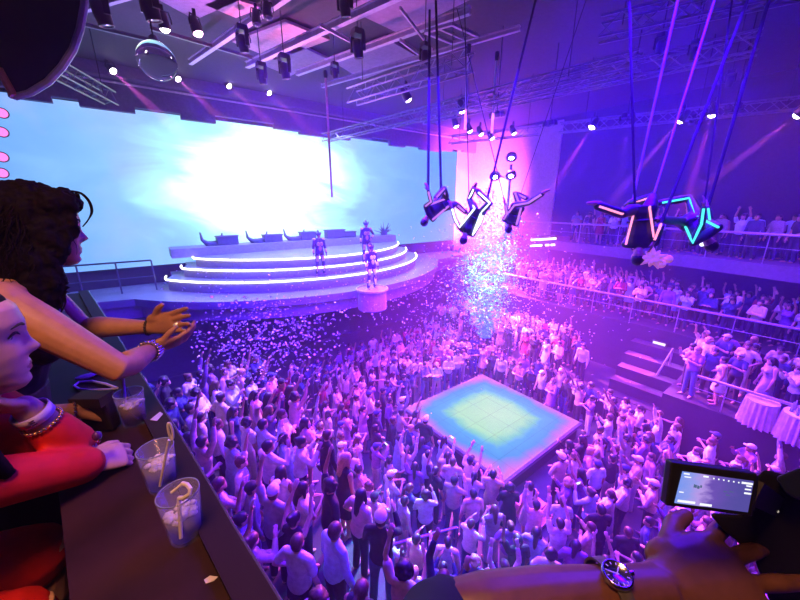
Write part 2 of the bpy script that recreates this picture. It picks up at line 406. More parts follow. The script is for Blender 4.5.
# keep shader coordinates in room metres: the panel's mesh origin is the room origin
for ch in t.children:
    for v in ch.data.vertices: v.co+=V((6,20.3,5.2))
    ch.location=-V((6,20.3,5.2))
obj('frame',MB().box((7.2,20.38,5.2),(27.8,.14,.14)).box((21.08,20.38,8.7),(.14,.14,7.1)).box((7.2,20.38,12.2),(27.8,.14,.14)),black,t)
# stepped black header over the wall
hd=MB(); hd.box((8,20.05,12.75),(30,.3,.9))
x=-6
random.seed(3)
while x<22:
    wd=random.uniform(.5,1.6); dp=random.choice((.0,.12,.22,.34))
    if dp: hd.box((x+wd/2,20.05,12.3-dp/2),(wd,.28,dp))
    x+=wd
struct('trim_header',hd,mat('header_drape',(.16,.13,.22),.9))
struct('trim_header_rail',MB().box((8,19.6,12.95),(30,.08,.06)),mat('pale_rail',(.7,.55,.7),.4))
struct('trim_bulkhead',MB().box((8,19.75,13.4),(30,.5,.5)),mat('bulkhead',(.22,.18,.28),.8))
# ---------------------------------------------------------------- stage
def arc(cx,cy,r,a0,a1,n=40): return [(cx+r*math.cos(math.radians(a0+(a1-a0)*i/n)),cy+r*math.sin(math.radians(a0+(a1-a0)*i/n))) for i in range(n+1)]
sm=mat('stage_floor',(.30,.30,.42),.35,vs=2); rise=mat('stage_riser',(.30,.26,.42),.5)
st=thing('stage','tiered curved stage with three white lit step edges under the video wall','stage',(7.7,19,0))
deckp=[(-6.2,20.2),(-6.2,18.2)]+arc(7.7,23.2,10.4,216,324,48)+[(20.4,18),(20.4,20.2)]
obj('deck',MB().prism(deckp,4.1,4.4),sm,st)
obj('fascia',MB().prism([(-6.2,20.2),(-6.2,18.35)]+arc(7.7,23.2,10.2,216,324,48)+[(20.4,18.1),(20.4,20.2)],3.55,4.1),mat('stage_fascia',(.32,.2,.45),.5),st)
ledw=glow('white_led_strip',(1,.97,1),3.2)
def tier(r,z0,z1,cy,a0,a1):
    pa=arc(7.7,cy,r,a0,a1); x0,y0=pa[0]; x1,y1=pa[-1]
    o=obj('step',MB().prism([(x0+.25,20.1),(x0+.25,y0+1.0)]+pa+[(x1-.1,20.1)],z0,z1-.02,0),rise,st)
    obj('tread',MB().prism([(x0+.25,20.1),(x0+.25,y0+1.0)]+arc(7.7,cy,r+.03,a0,a1)+[(x1-.1,20.1)],z1-.02,z1),sm,o)
    pts=[V((x,y-.02,z1-.01)) for x,y in arc(7.7,cy,r+.05,a0,a1)]; pts=[V((x0+.0,y0+.9,z1-.01)),V((x0-.05,y0+.45,z1-.01))]+pts
    obj('led_edge',MB().tube(pts,.045,6),ledw,o)
tier(8.35,4.4,4.9,22.3,211,330)
tier(7.55,4.9,5.3,22.1,211,330)
tier(6.9,5.3,5.7,21.9,211,330)
obj('back_riser',MB().box((7.4,19.5,5.9),(13,1.3,.42)),rise,st)
cd_=mat('corner_drape',(.35,.3,.36),.95)
struct('trim_corner_drape',MB().box((22.0,20.3,8.3),(1.9,.12,10.2)).box((22.9,16.5,8.5),(.12,7.5,9.8)),cd_)
# the round pedestal at the stage front
tp=Z(372,288,4.65)
t=thing('pedestal','small round pink pedestal at the front edge of the stage','pedestal',(tp.x,tp.y,3.75))
obj('column',MB().lathe([(.62,0),(.62,.8),(.66,.8),(.66,.86)],(tp.x,tp.y,3.75),n=28),mat('pedestal_paint',(.55,.32,.62),.5),t)
obj('rim',MB().lathe([(.66,.82),(.7,.82),(.7,.9),(.66,.9)],(tp.x,tp.y,3.75),n=28,closed=True),mat('pedestal_rim',(.7,.6,.8),.3),t)
PED=V((tp.x,tp.y,4.61))
# bar front under the stage
quad(-6.2,18.5,20.3,20.4,0,3.5,mat('under_stage_wall',(.06,.05,.10),.6),'wall_under_stage')
# ---------------------------------------------------------------- dance platform
def plat_mat():
    m=bpy.data.materials.new('led_dance_floor'); m.use_nodes=True; nt=m.node_tree; b=nt.nodes['Principled BSDF']; N=nt.nodes.new; L=nt.links.new
    tc=N('ShaderNodeTexCoord'); sep=N('ShaderNodeSeparateXYZ'); L(tc.outputs['Object'],sep.inputs[0])
    def mth(op,a,c=None):
        n=N('ShaderNodeMath'); n.operation=op
        for i,x in enumerate((a,c)):
            if x is None: continue
            if isinstance(x,(int,float)): n.inputs[i].default_value=x
            else: L(x,n.inputs[i])
        return n.outputs[0]
    ax=mth('ABSOLUTE',sep.outputs['X']); ay=mth('ABSOLUTE',sep.outputs['Y'])
    mxx=mth('MAXIMUM',ax,ay); sm_=mth('ADD',ax,ay)
    nz=N('ShaderNodeTexNoise'); nz.inputs['Scale'].default_value=2; L(tc.outputs['Object'],nz.inputs['Vector'])
    k=mth('ADD',mth('ADD',mth('MULTIPLY',mxx,.27),mth('MULTIPLY',sm_,.045)),mth('MULTIPLY',mth('SUBTRACT',nz.outputs['Fac'],.5),.12))
    r=N('ShaderNodeValToRGB'); cr=r.color_ramp; L(k,r.inputs['Fac'])
    cols=((0,(.62,.97,.46)),(.32,(.52,.94,.42)),(.41,(.24,.74,.52)),(.47,(.10,.50,.90)),(.60,(.08,.40,.85)),(.66,(.40,.28,.88)),(.73,(.9,.22,.8)))  # pink side light on the corners is put into these colours
    cr.elements[0].color=(*cols[0][1],1); cr.elements[1].position=cols[-1][0]; cr.elements[1].color=(*cols[-1][1],1)
    for p,c in cols[1:-1]: cr.elements.new(p).color=(*c,1)
    # tile joints
    br=N('ShaderNodeTexBrick'); br.offset=0; br.inputs['Scale'].default_value=1; br.inputs['Mortar Size'].default_value=.006; br.inputs['Brick Width'].default_value=.8; br.inputs['Row Height'].default_value=.8
    br.inputs['Color1'].default_value=(1,1,1,1); br.inputs['Color2'].default_value=(.93,.95,.95,1); br.inputs['Mortar'].default_value=(.6,.6,.65,1); L(tc.outputs['Object'],br.inputs['Vector'])
    mx=N('ShaderNodeMix'); mx.data_type='RGBA'; mx.blend_type='MULTIPLY'; mx.inputs[0].default_value=1; L(r.outputs['Color'],mx.inputs[6]); L(br.outputs['Color'],mx.inputs[7])
    b.inputs['Base Color'].default_value=(.006,.006,.008,1); b.inputs['Roughness'].default_value=.9; b.inputs['Specular IOR Level'].default_value=0
    L(mx.outputs[2],b.inputs['Emission Color']); b.inputs['Emission Strength'].default_value=.8
    return m
pc=(9.07,6.51)
t=thing('dance_platform','square lit dance platform glowing green and blue amid the crowd','platform',(pc[0],pc[1],0))
o=obj('lit_floor',MB().box((pc[0],pc[1],.69),(4.36,4.36,.04)),plat_mat(),t)
bevel(obj('edge_frame',MB().box((pc[0],pc[1],.60),(4.5,4.5,.15)),mat('platform_edge',(.12,.09,.16),.4),t),.02)
obj('skirt',MB().box((pc[0],pc[1],.26),(4.3,4.3,.52)),black,t)
st_=thing('platform_steps','small pink carpeted steps at the near corner of the dance platform','steps',(7.0,3.9,0))
for i in range(3): obj('step',MB().box((7.15,3.55-.24*i+.2,.5-.17*i-.06),(.8,.26,.06)).box((7.15,3.55-.24*i+.2,(.44-.17*i)/2),(.7,.22,.44-.17*i)),mat('pink_carpet',(.6,.25,.4),.9),st_)
# ---------------------------------------------------------------- the audience
rc=random.Random(21)
SKIN=[mat('skin_light',(.62,.40,.30),.55,vs=30),mat('skin_tan',(.46,.27,.18),.55,vs=30),mat('skin_brown',(.26,.14,.09),.5,vs=30)]
EYE_=mat('eye_dark',(.02,.015,.015),.3,var=0); LIP=mat('lip',(.42,.15,.14),.5,var=0)
HAIRM=[('dark-haired',mat('hair_black',(.018,.014,.014),.5,vs=60,var=.4)),('brown-haired',mat('hair_brown',(.09,.045,.025),.5,vs=60,var=.4)),('fair-haired',mat('hair_fair',(.45,.30,.15),.5,vs=60,var=.3))]
TOPS=[('white',(.66,.66,.66)),('pale blue',(.40,.56,.68)),('pale pink',(.64,.38,.44)),('black',(.02,.02,.022)),('dark blue',(.03,.04,.12)),('grey',(.32,.32,.34)),('purple',(.22,.10,.34)),('cream',(.58,.50,.38)),('dark red',(.30,.03,.05))]
TOPM={n:mat('cloth_'+n.replace(' ','_'),c,.85,vs=18,var=.15) for n,c in TOPS}
BOT=[('dark trousers',mat('trousers_dark',(.025,.025,.035),.85,vs=20)),('blue jeans',mat('jeans',(.07,.11,.24),.85,vs=25)),('pale trousers',mat('trousers_pale',(.62,.58,.52),.85,vs=20))]
POSES=[('arms raised',dict(arms='up')),('hand on hip',dict(arms=('hip','down'))),('filming',dict(arms='phone')),('hands held high',dict(arms='high')),('arms folded',dict(arms='fold')),
 ('clapping',dict(arms='clap')),('arms down',dict(arms='down')),('one arm up',dict(arms=('up','down'))),('chin on hand',dict(arms=('fold','phone'))),('one hand out',dict(arms=('down','out')))]
POSEW=(4,7,9,5,14,13,24,5,9,3)
HST=['short','long','bun','tail','curly','cap']
LIB={}
def pose_lib(k,fem):
    key=(k,fem)
    if key in LIB: return LIB[key]
    J=joints(1.72 if not fem else 1.63,turn=rc.uniform(-.35,.35),tilt=rc.uniform(-.05,.30),lean=rc.uniform(0,.05),stance=rc.uniform(.08,.14),**POSES[k][1])
    mb=MB(); figure(mb,J,f=fem,n=8,nh=26); body=baked(mb,.0135,2,.30)
    for m in (SKIN[0],EYE_,LIP): body.materials.append(m)
    paint_face(body,J)
    sl='short' if k%2 else 'long'
    if fem and k%3==0: sl='none'
    mb=MB(); figure(mb,J,'dress' if fem and k in(0,4,6) else 'top',f=fem,g=.014,sleeve=sl,n=8); top=baked(mb,.02,2,.35); top.materials.append(TOPM['white'])
    bot=None
    if not(fem and k in(0,4,6)):
        mb=MB(); figure(mb,J,'trousers',f=fem,g=.012,n=8); bot=baked(mb,.02,2,.35); bot.materials.append(BOT[0][1])
    mb=MB()
    for s in 'LR':
        an,fd=J['an'+s],J['foot'+s]; mb.tube([an-fd*.055-V((0,0,.048)),an+fd*.04-V((0,0,.045)),an+fd*.19-V((0,0,.058))],[(.046,.04),(.048,.042),(.036,.027)],10)
    shoe=mb.mesh('shoes',mat('shoe_dark',(.03,.028,.03),.5),smooth=True)
    hm={}
    for st in HST:
        mb=MB(); hair_mb(mb,J,'short' if st=='cap' else st); h=baked(mb,.014,3,.4); h.materials.append(HAIRM[0][1])
        c=None
        if st=='cap': mb=MB(); cap_mb(mb,J); c=mb.mesh('cap',TOPM['white'],smooth=True)
        hm[st]=(h,c)
    LIB[key]=(J,body,top,bot,shoe,hm,sl); return LIB[key]
def slotmat(o,m,i=0):
    o.material_slots[i].link='OBJECT'; o.material_slots[i].material=m
HAIRN={'short':'short hair','long':'long hair','bun':'hair in a bun','tail':'a ponytail','curly':'curly hair','cap':'cap'}
USED={}; BALLS=[]
def balls(J,k,fem,M,s=1.0):
    side=(J['shR']-J['shL']).normalized(); o=[(J['head'],.125),(J['chest']+side*.09,.13),(J['chest']-side*.09,.13),(J['waist'],.155),(J['pelvis'],.17),(J['neck'],.09)]
    for q in 'LR':
        hd=(J['wr'+q]-J['el'+q]).normalized()
        o+=[(J['sh'+q],.075),((J['sh'+q]+J['el'+q])/2,.065),(J['el'+q],.06),((J['el'+q]+J['wr'+q])/2,.05),(J['wr'+q],.05),(J['wr'+q]+hd*.10,.075),(J['hip'+q],.12),(J['kn'+q],.08 if not(fem and k in(0,4,6)) else .16),((J['kn'+q]+J['an'+q])/2,.075),(J['an'+q],.07),(J['an'+q]+J['foot'+q]*.13-V((0,0,.04)),.06)]
    return [(M@p,r*s) for p,r in o]
def clear(b):
    c=b[4][0]
    for c2,b2 in BALLS:
        if (c.xy-c2.xy).length<1.9 and abs(c.z-c2.z)<2.4:
            for p,r in b:
                for p2,r2 in b2:
                    if (p-p2).length_squared<(r+r2-.03)**2: return False
    return True
def spectator(loc,rz0,where,group,rnd,tops=None,poses=None,near=True,h=None):
    s=rnd.uniform(.96,1.07)
    for t_ in range(26):
        k=rnd.choices(range(len(POSES)),weights=POSEW if t_<14 else (2,0,6,0,20,6,30,2,4,0))[0]; fem=rnd.random()<.48; rz=rz0+rnd.uniform(-.5,.5)*(1 if t_<14 else 2)
        J=pose_lib(k,fem)[0]; M=Matrix.Translation(loc)@Matrix.Rotation(rz,4,'Z')@Matrix.Scale(s,4); b_=balls(J,k,fem,M)
        if clear(b_): break
    else: return None
    BALLS.append((b_[4][0],b_))
    for _ in range(400):
        st=rnd.choice(['long','long','bun','tail','curly','long']) if fem else rnd.choice(['short','short','short','cap','curly'])
        tn=rnd.choices([t for t,_ in TOPS],weights=tops or (22,9,11,19,15,9,10,8,2))[0]
        hi=rnd.choices((0,1,2),weights=(6,3,1 if fem else .4))[0]
        key=(where,k,st,tn,hi)
        if key not in USED: break
    USED[key]=1
    J,body,top,bot,shoe,hm,sl=pose_lib(k,fem)
    o=bpy.data.objects.new('person',body); C.objects.link(o); o.location=loc; o.rotation_euler=(0,0,rz); o.scale=(s,s,s)
    slotmat(o,rnd.choices(SKIN,weights=(4,5,2))[0])
    what=('dress' if bot is None else {'long':'shirt','short':'T-shirt','none':'vest'}[sl])
    hd={'long':f"long {HAIRM[hi][0]} person",'bun':f"bun topped {HAIRM[hi][0]} person",'tail':f"ponytailed {HAIRM[hi][0]} person",'curly':f"curly {HAIRM[hi][0]} person",'short':f"short {HAIRM[hi][0]} person",'cap':f"capped {HAIRM[hi][0]} person"}[st]
    tag(o,f"{hd} in {tn} {what}, {POSES[k][0]}, {where}",'person',group)
    def kid(n,me,m):
        c=bpy.data.objects.new(n,me); C.objects.link(c); c.parent=o
        if m: slotmat(c,m)
        return c
    kid('dress' if bot is None else 'top',top,TOPM[tn])
    if bot: kid('trousers',bot,rnd.choices([b for _,b in BOT],weights=(6,3,1.5))[0])
    hr,cp=hm[st]; kid('hair',hr,HAIRM[hi][1])
    if cp: kid('cap',cp,TOPM[rnd.choice(['white','dark blue','black'])])
    if near: kid('shoes',shoe,None)
    return o,k
def inpoly(x,y,poly):
    c=False
    for i in range(len(poly)):
        x1,y1=poly[i]; x2,y2=poly[i-1]
        if (y1>y)!=(y2>y) and x<(x2-x1)*(y-y1)/(y2-y1)+x1: c=not c
    return c
ALL=[]
def scatter(poly,z,n,dmin,rnd,ok=None):
    xs=[p[0] for p in poly]; ys=[p[1] for p in poly]; out=[]; t=0
    while len(out)<n and t<n*90:
        t+=1; x=rnd.uniform(min(xs),max(xs)); y=rnd.uniform(min(ys),max(ys))
        if not inpoly(x,y,poly): continue
        px,py,d=pix((x,y,z+1.5))
        if not(-8<px<808 and 0<py<606) or d<1: continue
        if ok and not ok(x,y,px,py): continue
        if any((x-a)**2+(y-b)**2<dmin*dmin for a,b,zz in ALL if abs(zz-z)<1.2): continue
        ALL.append((x,y,z)); out.append((x,y,z))
    return out
def offplat(x,y,px=0,py=0): return not(6.1<x<11.7 and 3.45<y<9.2) and not(6.5<x<7.8 and 2.8<y<4.2)
PC=V((9.07,6.51,0)); 
def aim(x,y,tx,ty): return math.atan2(ty-y,tx-x)-PI/2
ZONES=[ # words, group, polygon, floor z, how many, gap, what they face
("on the near terrace",'audience under the balcony',[(.3,1.2),(2.2,1.2),(2.2,9.9),(-.7,9.9),(-.2,5)],2.2,72,.44,PC),
("past the near terrace",'audience under the balcony',[(2.6,3.2),(4.2,3.2),(4.3,8.6),(2.6,8.4)],0,34,.46,PC),
("by the platform's stage-left side",'dancers round the platform',[(4.3,3.2),(6.1,3.6),(6.1,9.2),(4.3,9.2)],0,48,.46,PC),
("below the platform steps",'dancers round the platform',[(5.6,1.9),(9.6,1.9),(9.6,3.75),(6.4,3.75)],0,34,.45,PC),
("beneath the wristwatch arm",'audience under the balcony',[(2.6,1.4),(5.5,1.2),(5.5,3.1),(2.6,3.1)],0,22,.47,PC),
("off the platform's terrace corner",'dancers round the platform',[(9.6,1.8),(12.8,1.8),(12.8,6.4),(11.75,6.4),(11.75,3.75),(9.6,3.75)],0,42,.46,PC),
("behind the platform",'dancers behind the platform',[(6.4,9.25),(12.9,9.25),(12.7,10.8),(6.4,10.8)],0,36,.46,PC),
("beside the white tables",'audience on the low terrace',[(13.3,-1.6),(16,-1.6),(16,2.4),(13.3,2.4)],2.1,20,.54,PC),
("beneath the camcorder",'audience under the balcony',[(5.6,-1.2),(9.2,-2.2),(12.8,-2.4),(12.8,1.7),(5.6,1.7)],0,48,.50,PC),
]
TABLES=[Z(755,424,2.1),Z(793,440,2.1)]
BAR=[(Z(318,480,0),Z(352,540,0),'dark metal crowd barrier running down beside the lower steps'),(Z(352,590,0),Z(455,560,0),'pale metal crowd barrier just above the dark sleeve')]
def segd(x,y,a,b):
    ax,ay=a.x,a.y; bx,by=b.x-ax,b.y-ay; t=max(0,min(1,((x-ax)*bx+(y-ay)*by)/(bx*bx+by*by))); return math.hypot(x-ax-t*bx,y-ay-t*by)
def nobar(x,y,px,py): return offplat(x,y) and all(segd(x,y,a,b)>.36 for a,b,_ in BAR)
for a,b,lb in BAR:
    t=thing('crowd_barrier',lb,'barrier',a,'crowd barriers'); u=V((0,0,1.0)); m_=mat('barrier_metal',(.35,.3,.45),.3,.6)
    obj('top_bar',MB().tube([a+u,b+u],.03,8),m_,t); obj('lower_bar',MB().tube([a+u*.25,b+u*.25],.02,6),m_,t)
    for k in range(4): q=a.lerp(b,k/3); obj('post',MB().tube([q,q+u],.025,6),m_,t)
PHONES=set()
def phone(o,k,where):
    if POSES[k][0]!='filming' or where in PHONES: return
    PHONES.add(where); J=pose_lib(k,None)[0] if False else None
    J=[v for v in LIB.values() if v[1]==o.data][0][0]
    M=Matrix.Translation(o.location)@Matrix.Rotation(o.rotation_euler.z,4,'Z')@Matrix.Scale(o.scale.x,4)
    c=M@((J['wrL']+J['wrR'])/2+V((0,.075,.10))); f_=M.to_3x3()@V((0,1,0)); x_=V((f_.y,-f_.x,0)).normalized(); R=Matrix((x_,f_.normalized(),V((0,0,1)))).transposed()
    t=thing('phone',f'glowing phone held up by a filming person {where}','phone',c,'phones held up in the crowd')
    obj('case',MB().box(c,(.155,.012,.08),R),black,t); obj('screen',MB().box(c-R@V((0,.0075,0)),(.145,.003,.07),R),glow('phone_screen',(.75,.8,1),1.6),t)
random.seed(11); NSP=0
for where,grp,poly,z,n,gap,face in ZONES:
    r=random.Random(where)
    pts=scatter(poly,z,n,gap,r,nobar if z==0 else (lambda x,y,px,py:all((x-q.x)**2+(y-q.y)**2>.8 for q in TABLES)))
    for x,y,zz in pts:
        px,py,d=pix((x,y,zz+1))
        ps=None
        if 'far balcony' in where: ps=[4,6,8,5,9]
        got=spectator((x,y,zz),aim(x,y,face.x,face.y),where,grp,r,poses=ps,near=False)
        if got: phone(got[0],got[1],where); NSP+=1
        if NSP>=303: break
# the thick of the crowd further off, past counting
def crowd_mass():
    pts=[]; r=random.Random(99)
    for poly,z,n,gap in (([(2.5,8.7),(6.3,9.3),(6.3,13.2),(2.5,13)],0,64,.46),([(-1,10.4),(2.5,10.4),(2.5,13),(-1,13)],0,26,.5),([(11.8,6.4),(12.8,6.4),(12.8,13.5),(7,13.6),(6.3,12.5),(6.3,10.9),(11.8,10.9)],0,95,.46),([(13.2,5.2),(15.9,7),(15.9,14),(13.2,14)],.9,70,.48),([(13.3,-1.6),(16,-1.6),(16,2.4),(13.3,2.4)],2.1,12,.46),
      ([(16.85,-1.2),(19.0,-1.4),(19.5,12),(17.3,13),(16.85,9)],3.2,95,.52),([(16.85,9),(17.3,9),(17.3,13.5),(16.85,13.5)],3.2,10,.52),([(17.5,-.6),(18.2,2),(19.2,5.5),(19.6,10),(21.3,10),(20.2,.5)],6.05,36,.6),([(5.6,-2),(12.8,-2.4),(12.8,1.7)],0,30,.46)):
        pts+=scatter(poly,z,n,gap,r,lambda x,y,px,py:not(abs(px-511)<9 and z>3) and (z>0 or nobar(x,y,px,py)) and all((x-q.x)**2+(y-q.y)**2>.6 for q in TABLES))
    vs=[];fs=[];mi=[];b=0; mats=[SKIN[1],HAIRM[0][1],BOT[0][1]]+[TOPM[t] for t,_ in TOPS]
    for x,y,z in pts:
        k=r.choices(range(len(POSES)),weights=(8,5,8,8,8,8,20,8,5,6))[0]; fem=r.random()<.5; J,body,top,bot,shoe,hm,sl=pose_lib(k,fem)
        M=Matrix.Translation((x,y,z))@Matrix.Rotation(aim(x,y,9,7)+r.uniform(-.5,.5),4,'Z')
        b_=balls(J,k,fem,M)
        if not clear(b_): continue
        BALLS.append((b_[4][0],b_))
        tn=r.randrange(len(TOPS))
        for me,m in ((body,0),(top,3+tn),(bot,2),(hm[r.choice(['short','long']) if not fem else 'long'][0],1)):
            if not me: continue
            co=np.empty(len(me.vertices)*3,np.float32); me.vertices.foreach_get('co',co); co=co.reshape(-1,3)
            A=np.array(M); vs.append(co@A[:3,:3].T+A[:3,3]); 
            f=[tuple(b+i for i in p.vertices) for p in me.polygons]; fs+=f; mi+=[m]*len(f); b+=len(co)
    me=bpy.data.meshes.new('crowd'); me.from_pydata(np.concatenate(vs).tolist(),[],fs)
    for m in mats: me.materials.append(m)
    me.polygons.foreach_set('material_index',mi); me.polygons.foreach_set('use_smooth',[True]*len(fs))
    o=link('crowd',me); tag(o,'dense far part of the audience behind the nearer dancers','crowd',kind='stuff')
crowd_mass()
# ---------------------------------------------------------------- aerial performers
suit=mat('black_bodysuit',(.02,.02,.03),.4,vs=20); GL={'pink':glow('led_pink',(1,.25,.45),1.6),'white':glow('led_white',(.85,.95,1),1.8),'cyan':glow('led_cyan',(.08,.85,.8),1.3),'violet':glow('led_violet',(.75,.25,1),.8)}
def solve(p,px,py,L,sg=1):
    r=ray(px,py); o=V((0,0,EYE)); q=p-o; a=r.dot(r); b=r.dot(q); c=q.dot(q)-L*L; D=b*b-a*c
    t=(b+sg*math.sqrt(D))/a if D>0 else b/a
    x=o+r*t; return p+(x-p).normalized()*L
def aerial(px,d,spec,label,col,cat='performer'):
    """px: pelvis; spec: chest, neck, head, then el/wr/kn/an for L and R as image points with a sign for nearer (-1) or further (+1)"""
    J={}; pe=P(*px,d); J['pelvis']=pe
    J['chest']=solve(pe,*spec['chest']) if len(spec['chest'])>3 else solve(pe,spec['chest'][0],spec['chest'][1],.33,spec['chest'][2])
    up=(J['chest']-pe).normalized(); J['up']=up; J['waist']=pe+up*.14; J['neck']=solve(J['chest'],spec['neck'][0],spec['neck'][1],.19,spec['neck'][2])
    J['head']=J['neck']+(P(*spec['head'],(J['neck']-V((0,0,EYE))).dot(ray(400,300)))-J['neck']).normalized()*.13
    view=(pe-V((0,0,EYE))).normalized(); tw=spec.get('twist',0)
    side=up.cross(view).normalized(); side=(Quaternion(up,tw)@side).normalized(); fwd=up.cross(side)*-1
    J['fwd']=side.cross(up)*-1
    J['fwd']=up.cross(side); J['hup']=(J['head']-J['neck']).normalized(); J['hfwd']=(J['fwd']-J['hup']*J['fwd'].dot(J['hup'])).normalized()
    for s,q in(('L',-1),('R',1)):
        J['sh'+s]=J['chest']+up*.13+side*q*.17; J['hip'+s]=pe-up*.04+side*q*.085
        k=spec[s]; J['el'+s]=solve(J['sh'+s],*k[0][:2],.28,k[0][2]); J['wr'+s]=solve(J['el'+s],*k[1][:2],.25,k[1][2])
        J['kn'+s]=solve(J['hip'+s],*k[2][:2],.42,k[2][2]); J['an'+s]=solve(J['kn'+s],*k[3][:2],.40,k[3][2])
        J['foot'+s]=(J['an'+s]-J['kn'+s]).normalized()*.8+J['up']*.3; J['foot'+s].normalize()
    mb=MB(); figure(mb,J,n=10,nh=30); me=baked(mb,.012,3,.5); me.materials.append(SKIN[1]); me.materials.append(EYE_); me.materials.append(LIP); paint_face(me,J)
    at=pe.copy()
    for v in me.vertices: v.co-=at
    o=link('person',me,at=at); tag(o,label,cat,'aerial acrobats')
    mb=MB(); figure(mb,J,'top',g=.009,n=10); figure(mb,J,'trousers',g=.008,n=10); m2=baked(mb,.014,2,.5); m2.materials.append(suit)
    for v in m2.vertices: v.co-=at
    link('bodysuit',m2,o)
    mb=MB(); hair_mb(mb,J,'short',.02); h=mb.mesh('hair',HAIRM[0][1],at,True); link('hair',h,o)
    cam_=V((0,0,EYE))
    W_=.0032*d
    def strip(pts,off):
        out=[]
        for p,o_ in zip(pts,off): out.append(p+(cam_-p).normalized()*o_)
        return out
    mb=MB()
    for s in 'LR':
        mb.tube(strip([J['wr'+s].lerp(J['el'+s],.1),J['wr'+s].lerp(J['el'+s],.5),J['el'+s],J['el'+s].lerp(J['sh'+s],.5),J['sh'+s],J['sh'+s].lerp(J['hip'+s],.33),J['sh'+s].lerp(J['hip'+s],.66),J['hip'+s]],off=(.05,.06,.062,.068,.095,.135,.135,.125)),W_,6)
        mb.tube(strip([J['hip'+s],J['hip'+s].lerp(J['kn'+s],.33),J['hip'+s].lerp(J['kn'+s],.66),J['kn'+s],J['kn'+s].lerp(J['an'+s],.5),J['kn'+s].lerp(J['an'+s],.95)],off=(.125,.105,.09,.08,.08,.065)),W_,6)
    obj('light_piping',mb,GL[col],o)
    mb=MB(); 
    x,y,dd=basis(up); pts=[J['waist']+(x*math.cos(a)*.165+y*math.sin(a)*.125) for a in [2*PI*i/16 for i in range(16)]]
    mb.tube(pts,.022,6,closed=True); obj('harness',mb,black,o)
    return o,J
A1=aerial((446,203),7.6,dict(chest=(434,210,-1),neck=(428,216,1),head=(424,223),L=((431,202,-1),(428,190,-1),(444,189,-1),(436,198,-1)),R=((438,214,1),(445,192,1),(456,204,1),(465,212,1))),'acrobat in violet lit suit folded over two straps by the screen','violet')
A2=aerial((477,212),7.3,dict(chest=(469,226,-1),neck=(465.5,233,-1),head=(463,242),L=((455,219,-1),(451,205,-1),(469,199,1),(474,188,-1)),R=((481,222,-1),(486,206,1),(490,203,-1),(478,192,1))),'upside down acrobat with white lit piping above the confetti','white')
A3=aerial((517,208),8.0,dict(chest=(512,218,1),neck=(510,223,1),head=(508.5,229),L=((507,214,-1),(505,203,-1),(528,203,-1),(542,194,-1)),R=((519,218,1),(515,206,1),(515,193,1),(526,198,1))),'violet lit acrobat with one leg stretched out, right of the white lit one','violet')
A4=aerial((642,211),4.8,dict(chest=(640.5,235,-1),neck=(639,248,-1),head=(638,258),L=((630,236,1),(634,250,-1),(622,214,-1),(598,206,-1)),R=((661,224,-1),(653,244,-1),(653,197,1),(632,203,1))),'pink lit acrobat hanging head down with legs spread wide','pink')
A5=aerial((691,221),5.3,dict(chest=(701,231,-1),neck=(706,236,1),head=(709,242),L=((703,221,-1),(704,206,-1),(676,221,-1),(660,220,-1)),R=((710,222,1),(708,207,1),(689,198,1),(661,203,-1))),'acrobat with cyan lit piping kneeling in the air beside the pink one','cyan')
# pink plume on the pink acrobat, white peak on the cyan one
mb=MB(); c=P(653,258,4.75)
for i in range(9):
    a=2*PI*i/9; x,y,_=basis(ray(653,258)); d=x*math.cos(a)+y*math.sin(a); mb.tube([c,c+d*.07,c+d*(.13 if i%2 else .17)],[.03,.04,.008],7)
mb.ell(P(661,264,4.75),(.07,.06,.06)); mb.ell(P(668,259,4.75),(.07,.06,.06)); mb.ell(P(655,261,4.75),.06); mb.tube([P(641,258,4.82),P(653,258,4.75),P(668,260,4.75)],.025,7)
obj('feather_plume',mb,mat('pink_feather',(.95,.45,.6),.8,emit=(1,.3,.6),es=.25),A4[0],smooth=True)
obj('cap_peak',MB().tube([P(701,244.5,5.2),P(709,243.5,5.2)],[.03,.03],8),GL['white'],A5[0])
strapm=mat('strap_webbing',(.012,.01,.02),.8)
pinkstrap=mat('strap_pale',(.55,.3,.6),.6)
def strap(J,key,top,d,w,label,m=strapm):
    a=J[key]; b=P(*top,d); k=(12.55-a.z)/(b.z-a.z); e=a+(b-a)*k
    t=MB().tube([a,a.lerp(e,.5),e],[(w,w*.5)]*3,6); o=obj('bungee_strap',t,m,at=e); tag(o,label,'strap','bungee straps'); return e
for a in ((A1[1],'wrL',0,(429,85),7.6,.028,'straight strap nearest the video wall, on the violet acrobat'),
 (A1[1],'wrR',0,(438,78),7.6,.028,'second strap of the violet acrobat by the video wall'),
 (A2[1],'wrR',0,(521,60),7.3,.028,'long slanting strap from the white lit acrobat up to the rig'),
 (A2[1],'kn'+'L',0,(467,110),7.3,.014,'thin strap at the knee of the white lit acrobat'),
 (A3[1],'wrL',0,(484,118),8.0,.018,'strap crossing behind the slanting one to the violet acrobat'),
 (A3[1],'wrR',0,(543,128),8.0,.014,'thin strap from the stretched out violet acrobat towards a cyan lamp'),
 (A4[1],'hipL',0,(631,60),4.8,.022,'dark upright strap of the pink lit acrobat'),
 (A4[1],'anR',0,(661,75),4.8,.016,'pale strap at the ankle of the pink lit acrobat'),
 (A4[1],'knR',0,(687,88),4.8,.014,'pale leaning strap at the knee of the pink lit acrobat'),
 (A4[1],'elR',0,(712,92),4.8,.020,'dark leaning strap between the pink and cyan acrobats'),
 (A5[1],'wrL',0,(716,118),5.0,.012,'thin strap at the raised hand of the cyan lit acrobat'),
 (A5[1],'wrR',0,(738,105),5.0,.022,'outermost dark strap, on the cyan lit acrobat')):
    strap(a[0],a[1],a[3],a[4],a[5],a[6],pinkstrap if 'pale' in a[6] else strapm)
